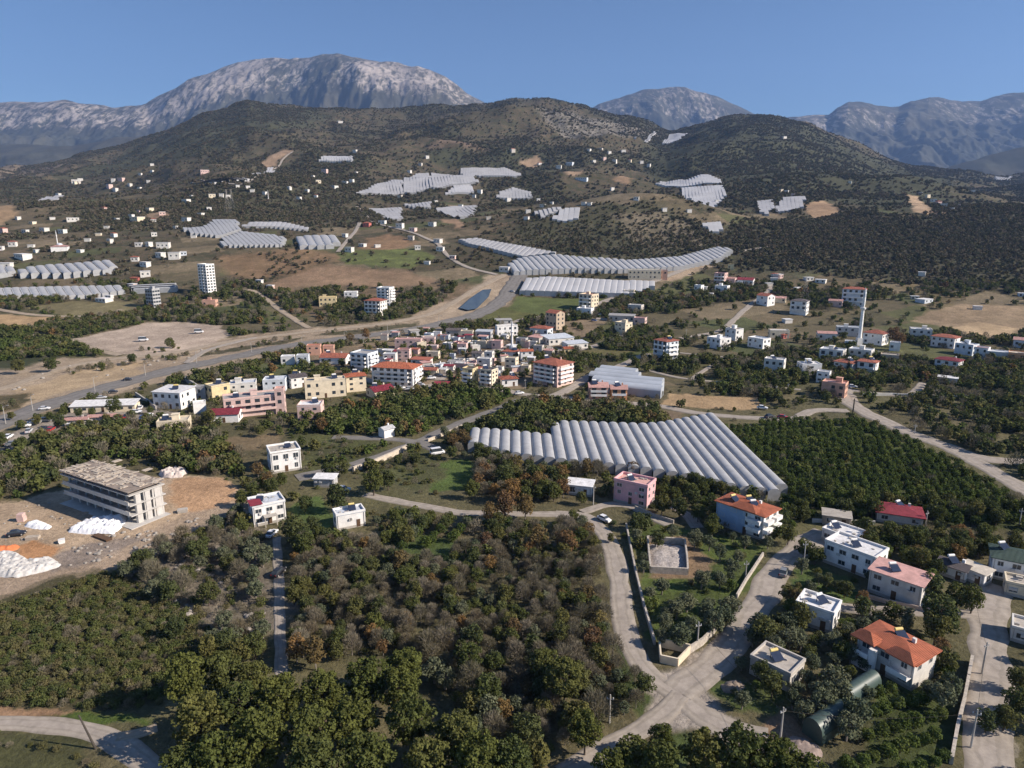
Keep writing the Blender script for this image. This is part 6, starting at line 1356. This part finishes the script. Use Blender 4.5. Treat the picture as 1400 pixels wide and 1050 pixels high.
spot("broadleaf_tree", [(400, 720, 1.5), (415, 745, 1.2), (1285, 840, 1.7), (1292, 870, 1.5), (1275, 800, 1.3), (1280, 860, 1.2), (1310, 815, 1.1), (1330, 820, 1.1), (930, 695, 1.1), (905, 690, 1.1), (955, 700, 1.0), (450, 640, 1.1), (470, 640, 1.0), (460, 680, 1.5), (510, 660, 1.4), (530, 655, 1.2), (690, 650, 1.4), (730, 650, 1.3), (350, 680, 1.0), (330, 680, 1.0), (1095, 840, 1.2), (1045, 862, 1.2), (1078, 730, 1.0), (1100, 748, 1.0), (1115, 758, .9), (1296, 905, .9), (1145, 735, .6), (155, 555, 1.4), (25, 500, 1.5), (70, 498, 1.5), (180, 490, 1.2), (232, 468, 1.3), (285, 570, 1.3), (355, 588, .9), (1350, 985, .8), (1375, 980, .9), (1390, 960, .9), (1392, 930, .8), (60, 600, .9), (795, 680, .8), (370, 665, 1.0), (385, 655, .9), (345, 668, .9), (870, 712, 1.0), (900, 738, .8), (835, 735, .5)])
spot("olive_tree", [(1080, 870, 1.2), (1140, 925, 1.2), (1150, 945, 1.1), (1165, 890, 1.0), (1110, 905, .9), (1060, 880, 1.1), (1075, 850, 1.1), (1040, 850, 1.2), (990, 840, 1.3), (1000, 825, 1.2), (975, 850, 1.2), (965, 835, 1.1), (940, 820, 1.1), (925, 830, 1.1), (905, 800, .9), (910, 850, 1.0), (960, 790, 1.1), (985, 790, 1.0), (1000, 775, 1.0), (930, 868, 1.2), (905, 870, .8), (945, 855, 1.0), (1290, 950, 1.2), (1300, 935, 1.0), (1270, 940, .8), (1170, 975, 1.3), (1160, 990, 1.2), (1125, 960, 1.1), (1100, 970, 1.0), (1130, 945, 1.2), (1085, 955, .8), (1015, 955, .8), (870, 730, 1.0), (950, 735, 1.1), (970, 740, 1.0), (920, 725, .9), (985, 755, .9), (1010, 760, .8), (1050, 740, .8), (880, 760, .6), (1120, 790, .7), (1145, 800, .6), (1180, 855, .9), (1160, 860, .8), (1240, 850, .8), (1200, 850, .8), (1095, 875, .9), (1030, 870, .9), (1015, 905, .7)])
spot("cypress_tree", [(1158, 484, 1.1), (1160, 500, 1.0), (1148, 506, .8), (1355, 1010, .0001), (648, 470, .8), (612, 474, .8), (1244, 500, .9)][:3] + [(648, 470, .8), (612, 474, .8), (1244, 500, .9)])
spot("citrus_tree", [(1268, 900, .9), (1295, 920, .9), (1280, 912, .8)])
# market trees
spot("broadleaf_tree", [(28, 580, .8), (50, 574, .8), (68, 569, .8), (86, 563, .8), (107, 564, .8), (125, 563, .8), (45, 598, .8), (80, 575, 1.1), (100, 585, .9), (122, 580, .8), (145, 572, .8), (160, 573, .9), (180, 566, .8), (200, 571, .9), (220, 569, .8), (205, 560, .7), (0, 600, 1.0), (30, 605, .9), (60, 597, .8), (15, 568, .7)])
MIXW = {"leafless_tree": 44, "broadleaf_tree": 26, "autumn_tree": 3.5, "olive_tree": 12, "shrub": 12, "dry_bush": 5}
fill([(385, 740), (470, 735), (540, 760), (600, 770), (700, 715), (800, 715), (832, 760), (846, 830), (856, 900), (892, 955), (850, 990), (780, 1040), (690, 1000), (640, 900), (500, 900), (400, 910), (393, 800)], MIXW, 2.2, (.42, .88), gap=1.6)
fill([(560, 880), (700, 880), (860, 960), (840, 1000), (760, 1060), (640, 1060)], MIXW, 3.0, (.8, 1.25), gap=2.3)
fill([(390, 745), (470, 740), (600, 790), (560, 850), (400, 850)], {"broadleaf_tree": 3, "olive_tree": 3, "shrub": 3, "dry_bush": 2}, 2.6, (.5, .95), gap=1.6)
fill([(-60, 835), (120, 775), (170, 790), (290, 860), (285, 890), (215, 965), (-60, 975)], {"shrub": 90, "dry_bush": 10}, 1.25, (.45, .95), gap=.8)
fill([(40, 830), (140, 778), (180, 800), (200, 830)], {"broadleaf_tree": 1, "shrub": 4}, 3, (.4, .7))
fill([(170, 790), (235, 745), (330, 700), (372, 745), (372, 900), (285, 890), (240, 840)], {"shrub": 30, "dry_bush": 45, "leafless_tree": 10, "olive_tree": 10, "broadleaf_tree": 6}, 2.1, (.6, 1.15), gap=1.5)
fill([(240, 870), (372, 860), (372, 925), (250, 920)], {"broadleaf_tree": 2, "shrub": 2, "pine_tree": .3}, 3, (.7, 1.1))
fill([(-60, 660), (20, 620), (110, 592), (220, 578), (285, 595), (330, 625), (325, 650), (240, 645), (200, 628), (150, 625), (100, 640), (60, 672), (0, 686), (-60, 695)], {"mid_broad": 5, "mid_citrus": 4, "mid_bare": 2, "mid_autumn": .25}, 3.4, (.8, 1.2), gap=2.6)
fill([(440, 565), (520, 546), (640, 532), (720, 545), (640, 572), (600, 588), (560, 602), (450, 594)], {"mid_citrus": 8, "mid_broad": 2, "mid_autumn": .15}, 3.4, (.9, 1.3), gap=2.6)
fill([(330, 585), (440, 570), (450, 595), (560, 606), (480, 632), (410, 640), (415, 610), (365, 612)], {"mid_broad": 2, "mid_citrus": 2, "mid_bare": 1}, 5.5, (.6, 1.0), dens=.45)
fill([(715, 552), (760, 550), (860, 556), (900, 562), (895, 578), (930, 580), (880, 586), (770, 582), (745, 600), (700, 592), (660, 590), (640, 590), (690, 566)], {"mid_broad": 6, "mid_citrus": 4, "mid_autumn": .5, "mid_bare": 1}, 3.6, (.8, 1.25), gap=2.8)
fill([(590, 600), (640, 588), (640, 618), (700, 640), (760, 645), (840, 652), (770, 660), (700, 680), (650, 700), (560, 680), (600, 640)], {"broadleaf_tree": 4, "autumn_tree": 2, "leafless_tree": 3, "olive_tree": 2}, 4.2, (.7, 1.1), dens=.42)
fill([(640, 640), (770, 648), (775, 700), (640, 698)], {"broadleaf_tree": 5, "autumn_tree": 4, "leafless_tree": 3}, 3.6, (.8, 1.25), gap=2.8)
fill([(985, 590), (1050, 578), (1180, 578), (1250, 606), (1390, 690), (1400, 728), (1260, 712), (1170, 703), (1080, 695), (1075, 660)], {"citrus_tree": 1}, 3, (.85, 1.1), rows=(8, 2.9, 5.3))
fill([(1070, 690), (1100, 680), (1400, 700), (1420, 728), (1260, 716), (1180, 708), (1120, 720), (1062, 735)], {"broadleaf_tree": 3, "citrus_tree": 4}, 3.4, (.8, 1.2), gap=2.6)
fill([(1182, 732), (1400, 752), (1400, 762), (1350, 770), (1300, 768), (1270, 800), (1250, 780), (1205, 775), (1182, 750)], {"autumn_tree": 1.5, "broadleaf_tree": 7, "citrus_tree": 3}, 3.0, (.75, 1.1), gap=2.3)
fill([(1195, 945), (1290, 945), (1305, 1000), (1290, 1060), (1150, 1060), (1180, 990)], {"citrus_tree": 1}, 3, (.6, .85), rows=(20, 2.6, 3.6))
fill([(900, 700), (990, 735), (1050, 755), (1040, 790), (1000, 830), (965, 868), (905, 872), (880, 820), (870, 730)], {"olive_tree": 4, "shrub": 5, "citrus_tree": 2}, 5.2, (.5, .9), dens=.42)
fill([(895, 655), (960, 668), (1010, 683), (980, 700), (975, 735), (930, 712), (900, 700)], {"broadleaf_tree": 5, "citrus_tree": 3}, 3.2, (.7, 1.05), gap=2.4)
fill([(548, 700), (700, 705), (700, 730), (560, 755), (520, 745)], {"citrus_tree": 3, "broadleaf_tree": 2, "olive_tree": 1}, 3, (.7, 1.0), rows=(70, 2.6, 5))
fill([(395, 700), (450, 690), (540, 690), (560, 740), (400, 760)], {"broadleaf_tree": 3, "olive_tree": 3, "shrub": 3}, 4.5, (.6, 1.0), dens=.42)
fill([(-60, 452), (30, 450), (110, 474), (95, 483), (0, 505), (-60, 510)], {"mid_citrus": 4, "mid_broad": 1}, 3.4, (.9, 1.2), gap=2.8)
fill([(28, 452), (100, 437), (180, 423), (255, 416), (262, 428), (205, 438), (125, 457), (100, 462)], {"mid_citrus": 3, "mid_broad": 3, "mid_autumn": .5}, 4.5, (.6, 1.0), gap=3.4)
fill([(690, 380), (420, 500), (560, 460), (700, 440), (800, 440), (780, 490), (700, 530), (560, 540), (400, 520), (300, 550), (270, 545)], {"mid_broad": 1}, 9, (.5, .9))
fill([(0, 590), (60, 565), (190, 545), (260, 570), (220, 582), (110, 592), (20, 620)], {"mid_broad": 1}, 7, (.4, .8))
fill([(1000, 300), (1120, 298), (1260, 292), (1440, 282), (1440, 395), (1230, 390), (1120, 374), (1010, 370), (1003, 345)], {"far_tree": 1}, 7, (.35, .8), gap=4)
fill([(690, 332), (720, 300), (800, 280), (880, 275), (960, 300), (998, 336), (930, 350), (860, 357), (780, 349), (700, 337)], {"far_tree": 1}, 8, (.3, .65), gap=4)
fill([(1190, 560), (1400, 520), (1460, 520), (1460, 660), (1400, 655), (1260, 590)], {"mid_broad": 5, "mid_citrus": 4, "mid_bare": 2}, 4.2, (.7, 1.2), dens=.36)
fill([(1000, 500), (1400, 500), (1400, 560), (1170, 545), (1150, 555), (1000, 560), (980, 540)], {"mid_broad": 5, "mid_citrus": 5, "mid_bare": 1.5}, 4.2, (.7, 1.2), dens=.38)
fill([(905, 870), (960, 870), (1000, 905), (980, 930), (1020, 990), (1100, 970), (1190, 930), (1170, 1060), (1040, 1060)], {"shrub": 4, "dry_bush": 2, "olive_tree": 1}, 2.8, (.5, .95), dens=.5)
fill([(1100, 770), (1290, 800), (1340, 860), (1320, 930), (1200, 930), (1100, 960), (1000, 950), (1040, 870)], {"broadleaf_tree": 4, "olive_tree": 5, "shrub": 4, "citrus_tree": 2}, 3.0, (.5, 1.0), dens=.40)
fill([(1375, 900), (1440, 890), (1460, 1080), (1385, 1060)], {"shrub": 3, "broadleaf_tree": 2}, 3, (.6, 1))
fill([(-60, 1005), (60, 1003), (120, 1015), (160, 1040), (120, 1060), (-60, 1060)], {"shrub": 5, "dry_bush": 4}, 1.7, (.4, .9), dens=.36)
fill([(60, 985), (110, 968), (170, 975), (210, 990)], {"shrub": 1}, 3.5, (.3, .6))
fill([(480, 636), (560, 616), (592, 620), (604, 640), (585, 672), (540, 666), (495, 655)], {"shrub": 5, "broadleaf_tree": 1, "dry_bush": 2}, 2.6, (.4, .9), dens=.5)
fill([(520, 655), (560, 650), (600, 672), (650, 690), (690, 695), (560, 684), (530, 676)], {"leafless_tree": 2, "shrub": 4, "olive_tree": 1}, 2.8, (.5, .9), dens=.4)
fill([(405, 592), (520, 604), (545, 610), (480, 634), (410, 648)], {"shrub": 4, "mid_bare": 1, "mid_broad": 1}, 3, (.4, .8), dens=.42)
# everything between the named groves, out to the hills
def scatter(y0, y1, n, mix, sc, thr, seed, tan=.98):
    rs = np.random.RandomState(seed); Y = y0 + (y1 - y0) * rs.uniform(0, 1, n) ** .75; X = (rs.uniform(-1, 1, n)) * tan * Y
    D = fbm(X / 60, Y / 60, 4, 21) * .7 + fbm(X / 14, Y / 14, 2, 23) * .3; ks = list(mix); ws = np.array(list(mix.values()), float); ws /= ws.sum(); K = rs.choice(len(ks), n, p=ws); S = rs.uniform(*sc, n)
    pr = np.clip((D - thr + .06) / .16, .06, 1)
    op, _q = plots(X, Y); pr = np.where(op, pr * .12, pr)
    if y0 >= 600: pr = np.clip(pr * .28 + forest(X, Y) * .8, 0, 1)
    keep = rs.uniform(0, 1, n) < pr
    for P in EXCL:
        xs = [p[0] for p in P]; ys = [p[1] for p in P]; bb = keep & (X > min(xs)) & (X < max(xs)) & (Y > min(ys)) & (Y < max(ys))
        if bb.any(): ii = np.nonzero(bb)[0]; keep[ii[inpoly(X[ii], Y[ii], P)]] = False
    for i in np.nonzero(keep)[0]:
        if free(X[i], Y[i]): PTS.setdefault(ks[K[i]], []).append((float(X[i]), float(Y[i]), float(S[i])))
scatter(150, 330, 5200, {"shrub": 4, "dry_bush": 2, "mid_broad": 1.2, "mid_bare": .6}, (.4, .9), .42, 1)
scatter(330, 640, 26000, {"mid_broad": 6, "mid_citrus": 5, "mid_bare": 3, "mid_autumn": .2}, (.6, 1.15), .43, 2)
scatter(600, 1100, 42000, {"far_tree": 6, "mid_bare": 2}, (.3, .8), .47, 3)
scatter(1000, 2950, 190000, {"far_tree": 1}, (.35, .95), .40, 4)
# ---------------------------------------------------------------- the nearest of each kind stand as things, the others as one mass
QUOTA = {"pine_tree": 80, "broadleaf_tree": 290, "olive_tree": 200, "citrus_tree": 290, "autumn_tree": 140, "leafless_tree": 290, "cypress_tree": 20, "shrub": 295, "dry_bush": 150}
DESC = {"pine_tree": ["olive green pine", "spreading green pine", "broad bushy pine"], "broadleaf_tree": ["dark green leafy tree", "bushy green tree", "rounded green tree"], "olive_tree": ["grey green olive tree", "silvery olive tree", "small grey olive tree"],
        "citrus_tree": ["glossy green citrus tree", "low round citrus tree", "dark citrus tree"], "autumn_tree": ["rust brown autumn tree", "orange brown tree", "yellowing tree"], "leafless_tree": ["bare grey twiggy tree", "leafless brownish tree", "pale leafless tree"],
        "cypress_tree": ["narrow dark cypress", "tall dark cypress", "dark cypress"], "shrub": ["low green brown shrub", "rounded maquis shrub", "dry olive coloured shrub"], "dry_bush": ["dry grey bush", "leafless grey bush", "brittle brown bush"]}
GRP = {"pine_tree": "pines of the lower stand", "broadleaf_tree": "green trees among the houses and in the wood", "olive_tree": "olive trees in the gardens", "citrus_tree": "citrus trees in orchard rows", "autumn_tree": "autumn coloured trees",
       "leafless_tree": "leafless trees of the brown wood", "cypress_tree": "cypresses in the villages", "shrub": "maquis shrubs on the slopes", "dry_bush": "dry bushes on the rubble slope"}
HB_ = lambda X, Y: H(X, Y)
MASS = {}
for kind, L in PTS.items():
    if kind in QUOTA:
        vis = []
        for q in L:
            z = 0; px, py = project((q[0], q[1], 1.0)); on = -20 < px < 1420 and 300 < py < 1075 + 600 * (kind == "pine_tree")
            vis.append((0 if on else 1, q[1] / max(q[2], .3) ** .5, q, px, py))
        vis.sort(key=lambda v: v[:2]); n = QUOTA[kind]
        first = [v for v in vis[:n] if v[0] == 0]; rest = [v[2] for v in vis if v not in first] if len(first) < 5 else [v[2] for v in vis[len(first):]]
        for on, _, (x, y, s), px, py in first:
            cr, tr = KIND[kind][rnd.randrange(len(KIND[kind]))]; z = float(H(x, y)); sz = "tall" if s > 1.05 else "small" if s < .75 else "mid sized"
            desc = f"{sz} {rnd.choice(DESC[kind])}"; L_ = lab(desc, px, py)
            if tr is None: o = link(kind, cr, None, (x, y, z), rnd.uniform(0, 6.28)); tag(o, L_, "bush", GRP[kind])
            else:
                o = thing(kind, L_, "tree", (x, y, z), rnd.uniform(0, 6.28), GRP[kind]); link("crown", cr, o); link("trunk", tr, o)
            sh = s * rnd.uniform(.9, 1.1); o.scale = (s, s, sh)
        MASS[kind] = rest
    else: MASS[kind] = L
def mass(name, groups):
    """One object: many plants of several shapes, set out on points of the ground."""
    c = bpy.data.collections.new(name + "_shapes"); X = []; S = []; I = []; n0 = 0; order = []
    for kind in groups:
        for v, (cr, tr) in enumerate(KIND[kind]): o = bpy.data.objects.new(f"{name}_{n0 + v:02d}", cr); c.objects.link(o)
        for x, y, s in MASS.get(kind, ()): X.append((x, y)); S.append(s); I.append(n0 + rnd.randrange(len(KIND[kind])))
        n0 += len(KIND[kind])
    if not X: return
    X = np.array(X); Z = H(X[:, 0], X[:, 1]); me = bpy.data.meshes.new(name); me.vertices.add(len(X)); me.vertices.foreach_set("co", np.column_stack([X, Z - .1]).astype(np.float32).ravel())
    a = me.attributes.new("size", 'FLOAT', 'POINT'); a.data.foreach_set("value", np.array(S, np.float32)); a = me.attributes.new("pick", 'INT', 'POINT'); a.data.foreach_set("value", np.array(I, np.int32)); me.update()
    o = link(name, me); tag(o, kind="stuff"); g = bpy.data.node_groups.new(name, 'GeometryNodeTree'); g.interface.new_socket("Geometry", in_out='INPUT', socket_type='NodeSocketGeometry'); g.interface.new_socket("Geometry", in_out='OUTPUT', socket_type='NodeSocketGeometry')
    N = g.nodes.new; gi, go, ip, ci = N("NodeGroupInput"), N("NodeGroupOutput"), N("GeometryNodeInstanceOnPoints"), N("GeometryNodeCollectionInfo")
    ci.inputs["Collection"].default_value = c; ci.inputs["Separate Children"].default_value = True; ci.inputs["Reset Children"].default_value = True
    na, nb = N("GeometryNodeInputNamedAttribute"), N("GeometryNodeInputNamedAttribute"); na.data_type = 'FLOAT'; na.inputs["Name"].default_value = "size"; nb.data_type = 'INT'; nb.inputs["Name"].default_value = "pick"
    rv = N("FunctionNodeRandomValue"); rv.data_type = 'FLOAT'; rv.inputs[3].default_value = 6.28; cx = N("ShaderNodeCombineXYZ"); lk = g.links.new
    lk(gi.outputs[0], ip.inputs["Points"]); lk(ci.outputs[0], ip.inputs["Instance"]); ip.inputs["Pick Instance"].default_value = True; lk(nb.outputs["Attribute"], ip.inputs["Instance Index"])
    lk(rv.outputs[1], cx.inputs[2]); lk(cx.outputs[0], ip.inputs["Rotation"]); lk(na.outputs["Attribute"], ip.inputs["Scale"]); lk(ip.outputs[0], go.inputs[0])
    md = o.modifiers.new("planting", 'NODES'); md.node_group = g
mass("undergrowth", ["shrub", "dry_bush"])
mass("wood", ["pine_tree", "broadleaf_tree", "olive_tree", "autumn_tree", "leafless_tree"])
mass("orchard_foliage", ["citrus_tree", "mid_citrus"])
mass("valley_foliage", ["mid_broad", "mid_bare", "mid_autumn"])
mass("hillside_foliage", ["far_tree"])
print("plants", {k: len(v) for k, v in PTS.items()}, "objects", len(bpy.data.objects))
# ---------------------------------------------------------------- haze
hb = MB().box(-9500, 9500, -900, 12500, -60, 2600)
hm = bpy.data.materials.new("haze"); hm.use_nodes = True; t = hm.node_tree; t.nodes.remove(t.nodes["Principled BSDF"])
pv = t.nodes.new("ShaderNodeVolumePrincipled"); pv.inputs["Color"].default_value = (0.32, 0.52, 0.98, 1); pv.inputs["Density"].default_value = 5.2e-5; pv.inputs["Anisotropy"].default_value = 0.1
t.links.new(pv.outputs[0], t.nodes["Material Output"].inputs["Volume"]); hm.cycles.homogeneous_volume = True
ho = hb.obj("haze", hm); tag(ho, kind="stuff"); ho.display_type = 'WIRE'
